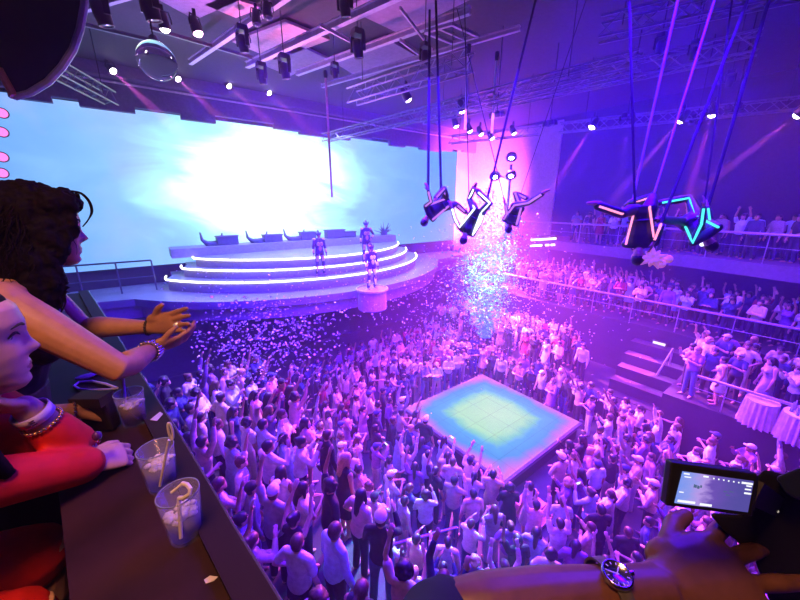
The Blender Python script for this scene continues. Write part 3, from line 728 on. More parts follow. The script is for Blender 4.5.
# ---------------------------------------------------------------- performers on the stage
def performer(at,rz,label,acc,h,arms,seed):
    r=random.Random(seed); J=joints(1.8,arms=arms,stance=.13); mb=MB(); figure(mb,J,n=10,nh=30); me=baked(mb,.013,2,.5)
    for m in (SKIN[1],EYE_,LIP): me.materials.append(m)
    paint_face(me,J); o=link('person',me); o.location=at; o.rotation_euler=(0,0,rz); o.scale=(h,)*3; ORG[o.name]=V((0,0,0)); tag(o,label,'performer','stage performers')
    mb=MB(); figure(mb,J,'top',g=.012); figure(mb,J,'trousers',g=.010); m2=baked(mb,.016,2,.5); m2.materials.append(mat('performer_suit',(.10,.05,.16),.5)); link('bodysuit',m2,o)
    def kid(n,mb,m): 
        c=link(n,mb.mesh(n,m,smooth=True)); c.parent=o; return c
    mb=MB()
    for q in(-1,1): mb.ell((q*.06,.12,1.33),(.08,.035,.085))
    mb.ell((0,.12,1.14),(.07,.03,.11)); kid('breastplate',mb,acc)
    mb=MB()
    for q in(-1,1): mb.ell((q*.055,-.11,1.33),(.08,.035,.09))
    kid('back_plate',mb,acc)
    for s in 'LR':
        kid('shoulder_plate',MB().ell(J['sh'+s]+V((0,0,.03)),(.085,.075,.06)),acc)
        for n_,a_,b_,q in (('thigh_guard',J['hip'+s],J['kn'+s],.095),('shin_guard',J['kn'+s],J['an'+s],.068)): kid(n_,MB().tube([a_.lerp(b_,.25)+V((0,q*.5,0)),a_.lerp(b_,.8)+V((0,q*.5,0))],[q*.75,q*.6],9),acc)
        kid('forearm_guard',MB().tube([J['el'+s].lerp(J['wr'+s],.25),J['el'+s].lerp(J['wr'+s],.85)],[.055,.045],9),acc)
    mb=MB(); c=J['head']; mb.ell(c+V((0,-.01,.05)),(.10,.115,.095)); 
    for i in range(5): mb.tube([c+V((0,.05-.04*i,.12)),c+V((0,.03-.055*i,.20+.03*math.sin(i)))],[.022,.008],6)
    for q in(-1,1): mb.tube([c+V((q*.09,0,.05)),c+V((q*.13,-.02,.15))],[.03,.01],6)
    kid('crested_helmet',mb,mat('helmet',(.12,.08,.2),.3)); return o
accp=mat('armour_pink',(.85,.55,.65),.35); accw=mat('armour_white',(.9,.92,.95),.3,emit=(.7,.9,1),es=.15)
fc=lambda p:aim(p.x,p.y,5,0)
p1=Z(321,275,4.925); performer(p1,fc(p1),'robot suited performer with pink armour alone on the lit steps',accp,1.10,('down','down'),1)
p2=Z(367,263,5.325); performer(p2,fc(p2),'robot suited performer in pink armour behind the pedestal',accp,1.10,('hip','down'),2)
performer(PED,fc(PED)+.2,'robot suited performer with white armour standing on the round pedestal',accw,1.04,('down','down'),3)
# gondola shaped props and boxes along the back riser
prop=mat('prop_paint',(.10,.09,.2),.5)
def gondola(px,py,L,label):
    c=AY(px,py,19.5); c.z=6.12
    mb=MB(); pts=[(-.55*L,.62),(-.50*L,.25),(-.3*L,.06),(0,.02),(.3*L,.08),(.48*L,.30),(.55*L,.55)]
    mb.tube([c+V((x,0,z+.05)) for x,z in pts],[.03,.07,.13,.15,.13,.07,.03],9); t=thing('boat_prop',label,'boat',c,'stage props along the back'); obj('hull',mb,prop,t,smooth=True)
    obj('keel_block',MB().box(c+V((0,0,.04)),(.5,.4,.08)),prop,t)
def chest(px,py,wd,h,label):
    c=AY(px,py,19.5); c.z=6.12; t=thing('stage_case',label,'case',c,'stage props along the back')
    bevel(obj('body',MB().box(c+V((0,0,h/2)),(wd,.5,h)),prop,t),.03); obj('lid',MB().box(c+V((0,0,h+.03)),(wd+.06,.54,.06)),prop,t)
for a in ((213,245,.9,'curved boat prop at the far end of the stage back'),(258,243,1.0,'curved boat prop left of centre under the burst of light'),(295,241,1.1,'curved boat prop by the lone performer')): gondola(*a)
for a in ((228,246,1.0,.4,'low case beside the end boat prop'),(273,244,1.0,.35,'low case between two boat props'),(308,242,.9,.4,'low case behind the lone performer'),(335,240,1.2,.45,'wide case to the right of the lone performer'),(349,239,.8,.3,'small case next to the wide one')): chest(*a)
c=AY(384,241,19.4); c.z=6.12; t=thing('spiky_plant_prop','spiky bush prop on the stage behind the pedestal','plant prop',c,'stage props along the back')
mb=MB(); r=random.Random(4)
for i in range(26):
    a=r.uniform(0,2*PI); b=r.uniform(.2,1.2); d=V((math.cos(a)*math.cos(b),math.sin(a)*math.cos(b)*.4,math.sin(b))); mb.tube([c+V((0,0,.1)),c+V((0,0,.1))+d*r.uniform(.5,.9)],[.05,.008],5)
obj('spikes',mb,prop,t); obj('pot',MB().lathe([(.2,0),(.26,.2),(.2,.2)],c,n=14),prop,t)
# stage side railing
t=thing('stage_railing','thin metal railing at the far end of the stage','railing',V((-1.8,18.7,4.4)))
a,b=V((-3.6,18.6,5.75)),V((.1,18.4,5.75)); mb=MB()
obj('top_rail',MB().tube([a,b],.035,8),mat('rail_metal',(.15,.15,.25),.3,.8),t); obj('lower_rail',MB().tube([a-V((0,0,.7)),b-V((0,0,.7))],.02,8),mat('rail_metal',(0,0,0)),t)
for k in range(4): q=a.lerp(b,k/3); obj('post',MB().tube([V((q.x,q.y,4.4)),q],.03,8),mat('rail_metal',(0,0,0)),t)
# ---------------------------------------------------------------- confetti in the air
def bits(name,label,n,fn,m,s0,s1,seed):
    r=random.Random(seed); mb=MB()
    for i in range(n):
        c=fn(r); s=r.uniform(s0,s1); x,y,z=basis((r.gauss(0,1),r.gauss(0,1),r.gauss(0,1)+.01)); w=s*r.uniform(.5,1); k=s*.25
        vs=[c-x*s-y*w,c+x*s-y*w,c+x*s+y*w+z*k,c-x*s+y*w+z*k]; t=z*.002
        mb.add([p-t for p in vs]+[p+t for p in vs],[(3,2,1,0),(4,5,6,7),(0,1,5,4),(1,2,6,5),(2,3,7,6),(3,0,4,7)])
    o=obj(name,mb,m); tag(o,label,'confetti',kind='stuff'); return o
confm=mat('confetti_paper',(.92,.92,.95),.6,vs=3,var=.05)
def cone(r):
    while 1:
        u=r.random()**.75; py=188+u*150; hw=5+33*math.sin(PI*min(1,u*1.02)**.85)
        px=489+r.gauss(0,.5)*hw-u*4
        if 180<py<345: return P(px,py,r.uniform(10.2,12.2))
bits('confetti','cloud of cyan lit white confetti falling above the platform',6800,cone,mat('confetti_cyan_lit',(.30,.85,.95),.5,vs=3,var=.05),.015,.030,1)  # cyan light on white confetti is put into the paper colour
def burst(r):
    while 1:
        px=r.gauss(265,42); py=r.gauss(338,24)-(px-265)*.05
        if 190<px<350 and 296<py<405: return P(px,py,r.uniform(5.5,8.5))
bits('confetti','burst of white confetti flying below the stage front',900,burst,confm,.014,.026,2)
def drift(r): 
    return P(r.gauss(480,60),r.gauss(300,32),r.uniform(9.5,13))
bits('confetti','loose pink lit confetti drifting around the cloud',1300,drift,confm,.012,.022,3)
def step(r):
    return P(r.uniform(160,440),r.uniform(268,320),r.uniform(9.5,12.5))
bits('confetti','scattered confetti in front of the stage steps',260,step,confm,.014,.024,4)
# ---------------------------------------------------------------- rig, ceiling, lamps
steel=mat('truss_metal',(.22,.21,.25),.35,.7); pale=mat('pale_beam',(.62,.55,.66),.5); fix=mat('fixture_black',(.03,.03,.04),.4)
def zc(px,py,z): return Z(px,py,z)
def beam(a,b,z,w,label,m=pale):
    p,q=zc(*a,z),zc(*b,z); d=(q-p).normalized(); 
    t=thing('ceiling_beam',label,'beam',p,'ceiling beams'); obj('web',MB().bar(p,q,w*.35,w*1.1),m,t)
    obj('flange',MB().bar(p-V((0,0,w*.55)),q-V((0,0,w*.55)),w,.03),m,t); obj('flange',MB().bar(p+V((0,0,w*.55)),q+V((0,0,w*.55)),w,.03),m,t)
beam((190,62),(330,-34),12.9,.13,'pale beam running from the header past the small pink lit ceiling bay')
beam((247,65),(430,-20),12.8,.15,'long pale beam across the middle of the ceiling over the stage')
beam((297,73),(470,10),12.9,.14,'pale beam next to the vertical hanging pole')
beam((322,86),(520,28),12.8,.10,'thin beam just beyond the hanging pole')
beam((80,10),(215,-30),13.0,.1,'short beam above the clear globe')
beam((15,8),(150,40),12.9,.06,'dark slim beam over the clear globe',steel)
beam((150,28),(260,60),12.9,.06,'dark slim beam crossing behind the clear globe',steel)
beam((320,25),(352,42),12.6,.05,'short cross beam between the two long pale beams')
beam((400,40),(430,62),12.4,.05,'diagonal brace above the straps')
beam((400,8),(432,50),12.6,.04,'thin diagonal tie above the square frame')
def truss(a,b,w,label,grp='lighting trusses'):
    a,b=V(a),V(b); x,y,d=basis(b-a); L=(b-a).length; t=thing('lighting_truss',label,'truss',a,grp)
    cs=[x*w/2+y*w/2,x*w/2-y*w/2,-x*w/2-y*w/2,-x*w/2+y*w/2]
    for c in cs: obj('chord',MB().tube([a+c,b+c],.028,6),steel,t)
    mb=MB(); n=max(3,int(L/w))
    for i in range(n):
        for k in range(4):
            c0,c1=cs[k],cs[(k+1)%4]
            if i%2: c0,c1=c1,c0
            mb.tube([a+d*(L*i/n)+c0,a+d*(L*(i+1)/n)+c1],.014,5)
    obj('lattice',mb,steel,t)
    for k in (.12,.88): q=a.lerp(b,k); obj('hanging_cable',MB().tube([q,V((q.x,q.y,13.58))],.012,5),fix,t)
    return t
truss(zc(352,97,11.6),zc(470,60,11.6),.42,'boxy truss with lamp rows beside the hanging pole')
truss(zc(325,138,11.4),zc(640,60,11.4),.35,'long truss carrying the straps of the acrobats')
truss(zc(420,118,11.6),zc(760,42,11.6),.4,'dim truss far out over the hall')
truss(zc(560,128,11.2),zc(830,100,11.2),.35,'truss of cyan lamps over the far terraces')
truss(zc(40,60,11.7),zc(110,98,11.7),.4,'short hanging truss frame under the black speaker')
truss(zc(450,140,11.3),zc(540,130,11.3),.35,'back corner truss with magenta spotlights')
truss(zc(600,30,12.0),zc(840,-25,12.0),.4,'dark truss high above the far balcony')
# frame of two panels
t=thing('ceiling_frame','small square metal frame hanging from the ceiling above the straps','frame',zc(452,33,12.3))
q=[zc(425,32,12.3),zc(452,24,12.3),zc(478,36,12.3),zc(452,43,12.3)]
for i in range(4): obj('side_bar',MB().bar(q[i],q[(i+1)%4],.07),pale,t)
obj('cross_bar',MB().bar((q[0]+q[1])/2,(q[2]+q[3])/2,.05),pale,t)
# hanging pole and cables
def pole(a,b,r,label,m):
    t=thing('hanging_pole',label,'pole',a); obj('tube',MB().tube([a,b],r,8),m,t); obj('clamp',MB().lathe([(r*1.6,-.12),(r*1.9,0),(r*1.6,.12)],b,n=12),fix,t)
pp=P(330,160,13.5); pole(V((pp.x,pp.y,8.4)),V((pp.x,pp.y,12.85)),.045,'pink lit pole hanging down before the video wall',mat('pole_pink',(.8,.4,.5),.4))
pp=P(466,110,10.5); pole(V((pp.x,pp.y,10.4)),V((pp.x,pp.y,12.6)),.04,'thin hanging pole left of the magenta corner lamps',pale)
pp=P(493,115,11); pole(V((pp.x,pp.y,10.4)),V((pp.x,pp.y,12.6)),.04,'thin hanging pole above the bright lamp tower',pale)
# ceiling bays
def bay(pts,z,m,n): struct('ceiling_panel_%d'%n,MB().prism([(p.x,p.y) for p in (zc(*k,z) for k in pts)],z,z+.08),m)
pk=mat('ceiling_bay_pink_lit',(.75,.42,.5),.8); lb=mat('ceiling_bay',(.38,.26,.42),.8)  # pink light on some bays is put into their base colour
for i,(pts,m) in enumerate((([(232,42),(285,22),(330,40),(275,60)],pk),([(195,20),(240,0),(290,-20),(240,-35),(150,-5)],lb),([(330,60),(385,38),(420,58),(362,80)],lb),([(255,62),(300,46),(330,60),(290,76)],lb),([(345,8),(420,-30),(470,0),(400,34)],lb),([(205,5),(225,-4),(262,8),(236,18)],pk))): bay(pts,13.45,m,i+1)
# ---- lamps
def spot(loc,to,label,lens,grp,s=1.0,beamcol=None,e=0,ang=16,name='spotlight'):
    loc=V(loc); d=(V(to)-loc).normalized(); x,y,_=basis(d); R=Matrix((x,y,d)).transposed()
    t=thing(name,label,'lamp',loc,grp)
    b=loc-d*.12*s
    obj('housing',MB().lathe([(.05*s,-.24*s),(.10*s,-.20*s),(.115*s,-.05*s),(.13*s,.10*s),(.13*s,.14*s),(.11*s,.14*s),(.10*s,.08*s)],b,R,18),fix,t,smooth=True)
    lo=obj('lens',MB().lathe([(.0001,.20*s),(.06*s,.185*s),(.105*s,.135*s),(.108*s,.10*s)],b,R,16),lens,t,smooth=True)
    u=V((0,0,1)); sd=u.cross(d); sd=sd.normalized() if sd.length>.1 else V((1,0,0)); r=.16*s
    obj('yoke',MB().tube([b+sd*r,b+sd*r+u*.10*s,b+sd*r*.8+u*.24*s,b-sd*r*.8+u*.24*s,b-sd*r+u*.10*s,b-sd*r],.018*s,6,ref=(.3,.2,1)),fix,t)
    obj('clamp',MB().box(b+u*.30*s,(.07*s,.05*s,.14*s)),fix,t)
    if beamcol: lamp('SPOT',loc+d*.12*s,beamcol,e,aim=to,size=.05,spot=ang,blend=.25)
    return t
def mover(loc,to,label,lens,grp,s=1.0,beamcol=None,e=0,ang=14):
    loc=V(loc); d=(V(to)-loc).normalized(); x,y,_=basis(d); R=Matrix((x,y,d)).transposed(); u=V((0,0,1))
    t=thing('moving_head_light',label,'lamp',loc+u*.5*s,grp)
    obj('base',MB().box(loc+u*.42*s,(.34*s,.30*s,.16*s),top=.85),fix,t)
    sd=u.cross(d); sd=sd.normalized() if sd.length>.1 else V((1,0,0))
    obj('hanging_rod',MB().tube([loc+u*.5*s,V((loc.x,loc.y,13.58))],.014,6),fix,t)
    for q in(-1,1): obj('yoke_arm',MB().bar(loc+sd*q*.19*s+u*.36*s,loc+sd*q*.19*s-u*.04*s,.05*s,.11*s),fix,t)
    obj('head',MB().lathe([(.06*s,-.26*s),(.13*s,-.22*s),(.15*s,-.02*s),(.13*s,.16*s),(.14*s,.2*s),(.12*s,.2*s),(.11*s,.15*s)],loc,R,18),fix,t,smooth=True)
    obj('lens',MB().lathe([(.0001,.19*s),(.07*s,.19*s),(.115*s,.165*s)],loc,R,16),lens,t,smooth=True)
    if beamcol: lamp('SPOT',loc+d*.25*s,beamcol,e,aim=to,size=.05,spot=ang,blend=.25)
LW=glow('lens_white',(1,.85,1),22); LC=glow('lens_cyan',(.45,1,1),16); LP_=glow('lens_pink',(1,.45,.8),14); LO=mat('lens_dark',(.1,.1,.2),.05)
HG='spotlights along the header over the video wall'
for (px,py,lb),e in zip(((113,71,'lit spotlight on the header just past the clear globe, nearest our balcony'),(178,79,'lit spotlight on the header right under the clear globe'),(229,86,'lit spotlight on the header below the pink lit ceiling bay'),(269,93,'lit spotlight on the header left of the hanging pole')),(1,1,1,1)):
    p=AY(px,py,19.15); spot(p,V((p.x+6,10,4.5)),lb,LW,HG,1.1,(1,.22,.6),34000,9)
p=zc(408,99,11.4); spot(p,V((14,9,3)),'lit spotlight on the boxy truss above the screen corner',LW,'rig spotlights',1.1,(1,.25,.65),16000,9)
CG='magenta corner spotlights'
for i,(px,py,lb) in enumerate(((462,111,'uppermost magenta spotlight in the far corner'),(456,126,'magenta spotlight by the screen edge'),(470,131,'second magenta spotlight from the screen edge'),(481,134,'third magenta spotlight from the screen edge'),(492,138,'lowest magenta spotlight beside the lamp tower'),(514,133,'magenta spotlight right of the thin hanging pole'))):
    p=zc(px,py,11.2); spot(p,V((13.5+i*.9,8.5-i*.5,0)),lb,LW,CG,1.0,MAG,7000,18)
CY='cyan lamp clusters'
for px,py,lb,tgt in ((550,124,'cyan lamp cluster nearest the far corner',(14,7,0)),(627,118,'cyan lamp cluster behind the pink acrobat strap',(12,4,0)),(734,109,'cyan lamp cluster farthest along the far truss',(15,3,2)),(697,120,'pale twin lamp between two cyan clusters',(12,2,0)),(497,116,'small cyan lamp under the thin hanging pole',(12,8,0))):
    p=zc(px,py,11.0); t=thing('lamp_cluster',lb,'lamp',p,CY); d=(V(tgt)-p).normalized(); x,y,_=basis(d); R=Matrix((x,y,d)).transposed()
    obj('hanging_bracket',MB().tube([V((p.x,p.y,13.58)),p+V((0,0,.1)),p-d*.1],.02,6),fix,t)
    for k in range(4):
        q=p+x*(.12*(k%2*2-1))+y*(.12*(k//2*2-1)); h=obj('lamp_cup',MB().lathe([(.04,-.14),(.09,-.1),(.1,.06),(.085,.06)],q,R,14),fix,t); obj('lens',MB().lathe([(.0001,.05),(.085,.04)],q,R,14),LC,h)
    lamp('SPOT',p+d*.2,(.75,.2,1),14000,aim=tgt,size=.06,spot=9,blend=.4)
for px,py,lb,tgt,col in ((592,127,'single lit spotlight between the cyan clusters',(8,9,1),MAG),(680,121,'lit spotlight sending a pink beam over the far terrace',(14,10,1.5),(1,.2,.7)),(712,115,'tiny lit spotlight next to the farthest cyan cluster',(15,4,2),MAG),(800,115,'lit spotlight on the far side throwing a long pink beam',(15,9,2.5),(1,.2,.75))):
    p=zc(px,py,10.8) if px<790 else Z(798,115,10.3); spot(p,tgt,lb,LW,'far rig spotlights',1.0,col,52000,8.5)
# lamp tower in the far corner
tp=P(510,178,16.5); t=thing('lamp_tower','tall stand of blinding white green lamps in the far corner','lamp tower',V((tp.x,tp.y,3.2)))
obj('mast',MB().tube([V((tp.x,tp.y,.0)),V((tp.x,tp.y,10.0))],.07,8),steel,t)
for px,py in ((511.5,157),(511,175),(495,176)):
    q=P(px,py,16.3); d=(V((9,6.5,1))-q).normalized(); x,y,_=basis(d); R=Matrix((x,y,d)).transposed()
    h=obj('floodlight',MB().lathe([(.1,-.2),(.24,-.1),(.27,.06),(.24,.08)],q,R,20),fix,t); obj('lens',MB().lathe([(.0001,.09),(.23,.07)],q,R,20),glow('flood_lens',(.75,1,.85),26),h)
    obj('arm',MB().tube([q-d*.2,V((tp.x,tp.y,q.z-.2))],.035,6),fix,t)
lamp('SPOT',P(505,172,15.8),(.06,.65,1),120000,aim=P(488,268,11.2),size=.2,spot=17,blend=.6)
# unlit and dim fixtures hanging in the near part of the rig
for px,py,z,s,lb in ((40,12,11.9,1.5,'big dark moving head right above the black speaker'),(102,14,11.8,1.4,'dark moving head between the speaker and the globe'),(150,8,11.9,1.5,'dark moving head directly above the clear globe'),(243,45,12.1,1.2,'dark moving head under the small pink lit bay'),(285,72,12.0,1.3,'dark moving head beside the hanging pole top'),(358,50,12.1,1.3,'black fixture hung between the long pale beams'),(345,8,12.4,1.2,'dark fixture high between two pale beams'),(262,78,12.0,1.2,'dark moving head close to a lit header spotlight'),(335,74,12.1,.9,'small dark fixture at the head of the hanging pole'),(425,58,12.0,1.0,'dark fixture where the straps meet the rig'),(660,48,11.6,.8,'dim violet fixture high over the pink acrobat'),(694,54,11.6,.8,'dim violet fixture high over the cyan acrobat'),(730,82,11.4,.8,'dim fixture up behind the outermost strap')):
    p=zc(px,py,z); mover(p,V((p.x+2,p.y+1,2)),lb,LO,'unlit moving heads',s*.72)
for px,py,lb in ((246,46,'first small cup lamp on the bar over the pink lit bay'),(257,24,'second small cup lamp on the bar over the pink lit bay'),(268,17,'third small cup lamp on the bar over the pink lit bay')):
    p=zc(px,py,12.6); spot(p,V((p.x,p.y,0)),lb,LO,'small cup lamps',.9)
p=zc(198,33,12.0); spot(p,V((p.x+1.5,p.y-2,5)),'white faced lamp hanging right of the clear globe',LP_,'rig spotlights',1.0)
p=zc(165,29,12.2); spot(p,V((p.x+.6,p.y+.5,4)),'bright lamp just above the clear globe',LW,'rig spotlights',1.0,(.9,.3,1),500,14)
# clear hanging globe
gp=P(157,61,7.0); t=thing('glass_globe','clear glass globe hanging from the rig over the stage end','globe',gp+V((0,0,.36)))
obj('globe',MB().ell(gp,.36,nu=32,nv=20),mat('globe_glass',(.9,.9,1),.03,trans=1,ior=1.1,var=0),t,smooth=True)
obj('neck_cap',MB().lathe([(.08,.33),(.1,.37),(.06,.45),(.02,.47)],gp,n=16),steel,t); obj('hanger',MB().tube([gp+V((0,0,.45)),V((gp.x,gp.y,12.3))],.015,6),fix,t)
# black curved speaker in the upper near corner
b=ray(40,40).normalized(); x=V((HY,-HX,0)); y=V((0,0,1)); 
d0=3.6; t=thing('hanging_speaker','large black hanging speaker with curved pale edged front above our balcony','speaker',P(40,10,d0))
out=[(15,97),(30,93),(48,82),(62,67),(73,50),(80,30),(84,8),(86,-20),(80,-60),(-60,-60),(-40,0),(0,70)]
fw=V((HX,HY,0))
def ext(pts,dn,df): 
    n=len(pts); a=[P(*p,dn) for p in pts]; k=[q+ray(30,50).normalized()*(df-dn) for q in a]
    return a+k,[tuple(range(n)),tuple(range(2*n-1,n-1,-1))]+[(i,(i+1)%n,n+(i+1)%n,n+i) for i in range(n)]
o=obj('cabinet',MB().add(*ext(out,d0,d0+.7)),mat('speaker_black',(.015,.015,.02),.6),t)
obj('edge_trim',MB().tube([P(px,py,d0+.02) for px,py in out[:8]],.035,8),mat('speaker_edge',(.75,.75,.85),.35),t)
obj('pink_lit_edge',MB().tube([P(0,70,d0),P(15,97,d0)],.04,8),mat('speaker_edge_pink_lit',(.95,.35,.5),.4),t)  # pink light along this edge is put into its colour
obj('hanger',MB().tube([P(30,-20,d0+.3),P(30,-20,d0+.3)+V((0,0,2))],.03,6),steel,t)
# pink pixel lamps beside the video wall
for i,(py,lb) in enumerate(((113,'topmost'),(132,'second from top'),(157,'dim middle'),(173,'lowest'))):
    q=P(2,py,11.5); t=thing('pixel_lamp',f'round pink wall lamp before the video wall edge, {lb} of the column','lamp',q,'pink lamps at the video wall edge')
    d=(V((0,0,EYE))-q).normalized(); x,yy,_=basis(d); R=Matrix((x,yy,d)).transposed()
    obj('bezel',MB().lathe([(.13,-.1),(.17,-.05),(.175,.03),(.155,.05)],q,R,20),fix,t); obj('lens',MB().lathe([(.0001,.1),(.10,.08),(.155,.04)],q,R,20),glow('pixel_pink',(1,.18,.6),1.6 if i!=2 else 1.6),t)
    obj('wall_mount',MB().tube([q-d*.1,q-d*.3,q-d*.3+V((-.6,0,0))],.03,6),fix,t)
# ---------------------------------------------------------------- far balcony and terrace fittings
railm=mat('rail_metal_violet',(.45,.4,.55),.3,.6)
def railing(pts,h,label,gp='balcony railings',step=2):
    t=thing('railing',label,'railing',V(pts[0]),gp); u=V((0,0,1))
    obj('top_rail',MB().tube([V(p)+u*h for p in pts],.045,8),railm,t); obj('mid_rail',MB().tube([V(p)+u*h*.55 for p in pts],.008,6),railm,t)
    for p in pts[::step]: obj('post',MB().tube([V(p),V(p)+u*h],.016,6),railm,t)
e2=[V((x+.12,y,6.05)) for x,y in edge]; sm2=[]
for i in range(len(e2)-1):
    for k in range(4): sm2.append(e2[i].lerp(e2[i+1],k/4))
railing(sm2[4:],1.05,'long pale railing along the front edge of the far balcony',step=2)
railing([V((16.35,y,3.2)) for y in np.arange(-3,13,.8)],1.05,'bright railing along the edge of the middle terrace')
railing([V((13.0,y,2.1)) for y in np.arange(-3,2.6,.7)],.9,'low railing in front of the white tables')
for a,b,lb in ((Z(620,347,.5),Z(598,374,0),'stair handrail on the violet side of the dark stairs'),(Z(668,370,2),Z(648,402,.6),'stair handrail beside the white topped tables side')):
    t=thing('handrail',lb,'handrail',b,'stair handrails'); u=V((0,0,.9)); obj('bar',MB().tube([a+u,b+u],.035,7),railm,t); obj('post',MB().tube([a,a+u],.03,6),railm,t); obj('post',MB().tube([b,b+u],.03,6),railm,t)
# dark stairs between the terraces
mb=MB()
for k in range(6): mb.box((15.9-k*.5,3.6,(2.6-k*.42)/2),(.5,2.0,2.6-k*.42))
st2=tag(obj('terrace_stairs',mb,terr,at=(14.5,3.6,0)),'dark carpeted stairs climbing to the middle terrace','stairs')
t=thing('step_light','small white light on the face of the middle terrace','lamp',Z(659,344,0)*0+V((16.1,4.0,2.6))); q=AX(659,344,16.12)
obj('housing',MB().box(q+V((.03,0,0)),(.06,.5,.22)),fix,t); obj('lens',MB().box(q-V((.01,0,0)),(.02,.42,.15)),glow('step_lens',(.8,.65,1),1.6),t)
# small light bar sign under the balcony
t=thing('light_bar_sign','little sign of two white light bars below the far balcony','sign',AX(543,241,19.2)); q0,q1=AX(531,240,19.2),AX(556,238.5,19.2)
obj('backing',MB().bar(q0+V((.06,0,-.12)),q1+V((.06,0,-.12)),.05,.7),fix,t)
for off,a0,a1 in ((0,0,1),(-.36,0,.48),(-.36,.62,.76),(-.36,.84,.98)): obj('light_bar',MB().bar(q0.lerp(q1,a0)+V((0,0,off)),q0.lerp(q1,a1)+V((0,0,off)),.06,.11),glow('sign_bar',(1,.85,1),3),t)
# skirted tables
def table(px,py,lb,r=.34):
    c=Z(px,py,2.1); t=thing('cocktail_table',lb,'table',c,'white skirted tables')
    obj('top',MB().lathe([(r,.74),(r,.78),(.0001,.785)],c,n=28),mat('table_cloth_top',(.85,.8,.85),.8),t)
    prof=[]; mb=MB(); n=72; vs=[]
    for z,k,ro in ((0,.07,r*1.02),(.35,.05,r*1.0),(.74,.01,r*.99)):
        for j in range(n): a=2*PI*j/n; rr=ro+k*math.sin(a*18); vs.append(c+V((rr*math.cos(a),rr*math.sin(a),z)))
    fs=[(i*n+j,i*n+(j+1)%n,(i+1)*n+(j+1)%n,(i+1)*n+j) for i in range(2) for j in range(n)]
    obj('skirt',MB().add(vs,fs),mat('table_skirt',(.85,.7,.75),.85),t,smooth=True); return c
ta=table(755,424,'round table with pleated white skirt on the low terrace'); tb=table(793,440,'white skirted table at the terrace end with a cluster of bottles')
r=random.Random(8); bm=mat('bottle_glass',(.5,.6,.7),.1,trans=.5)
for i in range(7):
    a=i*.9; c=tb+V((.2*math.cos(a),.2*math.sin(a),.785)); 
    if i==6: c=tb+V((0,0,.785))
    t=MB().lathe([(.035,0),(.037,.02),(.037,.16),(.014,.22),(.013,.28),(.0001,.28)],c,n=10); tag(obj('bottle',t,bm,at=c,smooth=True),'small pale bottle standing on the terrace end table','bottle','bottles on the terrace table')
# ---------------------------------------------------------------- our balcony: counter and drinks
CT=7.42
wood=mat('dark_counter_wood',(.035,.014,.011),.5,vs=6,var=.5,spec=.3)
def edgeL(y,x0,y0,k): return x0+(y-y0)*k
EP=[Z(px,py,7.432) for px,py in ((320,690),(270,600),(228,530),(200,480),(177,440),(160,412),(135,372),(107,324),(92,300))]
def oe(y):
    for a,b in zip(EP,EP[1:]):
        if y<=b.y or b is EP[-1]: return a.x+(b.x-a.x)*(y-a.y)/(b.y-a.y)
ie=lambda y:-.229-(y-.8)*.17
Y0,Y1=-.8,EP[-1].y+.4
ys=sorted([-.8,-.3,.1,.5,.75,1.0,1.15,1.3,1.6,Y1]+[p.y for p in EP[1:]]+[(p.y+q.y)/2 for p,q in zip(EP[1:],EP[2:])])
def ie2(y):
    k=min(1,max(0,(y-.95)/.9)); k=k*k*(3-2*k); return ie(y)*(1-k)+(oe(y)-.30)*k
t=thing('bar_counter','long dark wooden counter along our balcony edge under the glasses','counter',(0,.8,6.45))
obj('counter_top',MB().prism([(ie2(y),y) for y in ys]+[(oe(y)-.045,y) for y in reversed(ys)],CT-.045,CT),wood,t)
obj('raised_lip',MB().prism([(oe(y)-.047,y) for y in ys]+[(oe(y)+.01,y) for y in reversed(ys)],CT-.07,CT+.016),mat('counter_lip',(.03,.014,.013),.5,spec=.3),t)
obj('edge_strip',MB().tube([V((oe(y)+.012,y,CT+.012)) for y in ys],.004,6),mat('edge_strip_metal',(.35,.3,.4),.25,.8),t)
struct('wall_balcony_front',MB().prism([(oe(y)-.16,y) for y in ys]+[(oe(y)-.02,y) for y in reversed(ys)],6.15,CT-.075),mat('balcony_front',(.03,.02,.03),.6))
struct('floor_balcony_own',MB().prism([(-8,Y0-8),(0,Y0-8)]+[(oe(y)-.02,y) for y in ys]+[(-8,Y1)],6.1,6.449),mat('balcony_deck',(.03,.025,.03),.7))
# glasses
def thin(name,col,alpha,rough):
    m=mat(name,col,rough,var=0); m.node_tree.nodes['Principled BSDF'].inputs['Alpha'].default_value=alpha; return m
glassm=thin('clear_plastic',(.70,.68,.95),.16,.08)
def tumbler(c,label,fill,liq,straw,tilt=0,foam=True):
    t=thing('tumbler',label,'glass',c,'plastic tumblers on the counter'); R0,R1,h=.031,.039,.112
    obj('glass_wall',MB().lathe([(.0001,.001),(R0,.001),(R1,h),(R1-.0025,h),(R0-.002,.006),(.0001,.006)],c,n=40),glassm,t,smooth=True)
    obj('rim',MB().lathe([(R1-.0024,h-.0008),(R1+.0003,h-.0008),(R1+.0003,h+.0006),(R1-.0024,h+.0006)],c,n=40,closed=True),mat('glass_rim',(.22,.22,.32),.15),t,smooth=True)
    rf=R0+(R1-R0)*fill-.003
    obj('drink',MB().lathe([(.0001,.007),(R0-.003,.007),(rf,h*fill),(.0001,h*fill)],c,n=36),liq,t,smooth=True)
    if foam:
        f=MB(); r=random.Random(int(fill*100)); 
        for i in range(46):
            a=r.uniform(0,2*PI); q=rf*.86*math.sqrt(r.random()); f.ell(c+V((q*math.cos(a),q*math.sin(a),h*fill+r.uniform(-.002,.006))),(r.uniform(.004,.009),r.uniform(.004,.008),.005),nu=8,nv=6)
        tag(obj('ice_and_foam',f,mat('drink_foam',(.75,.72,.78),.5),t,smooth=True),kind='stuff')
    return t
amber=thin('drink_amber',(.16,.06,.03),.6,.2); murk=thin('drink_cloudy',(.42,.38,.55),.42,.3)
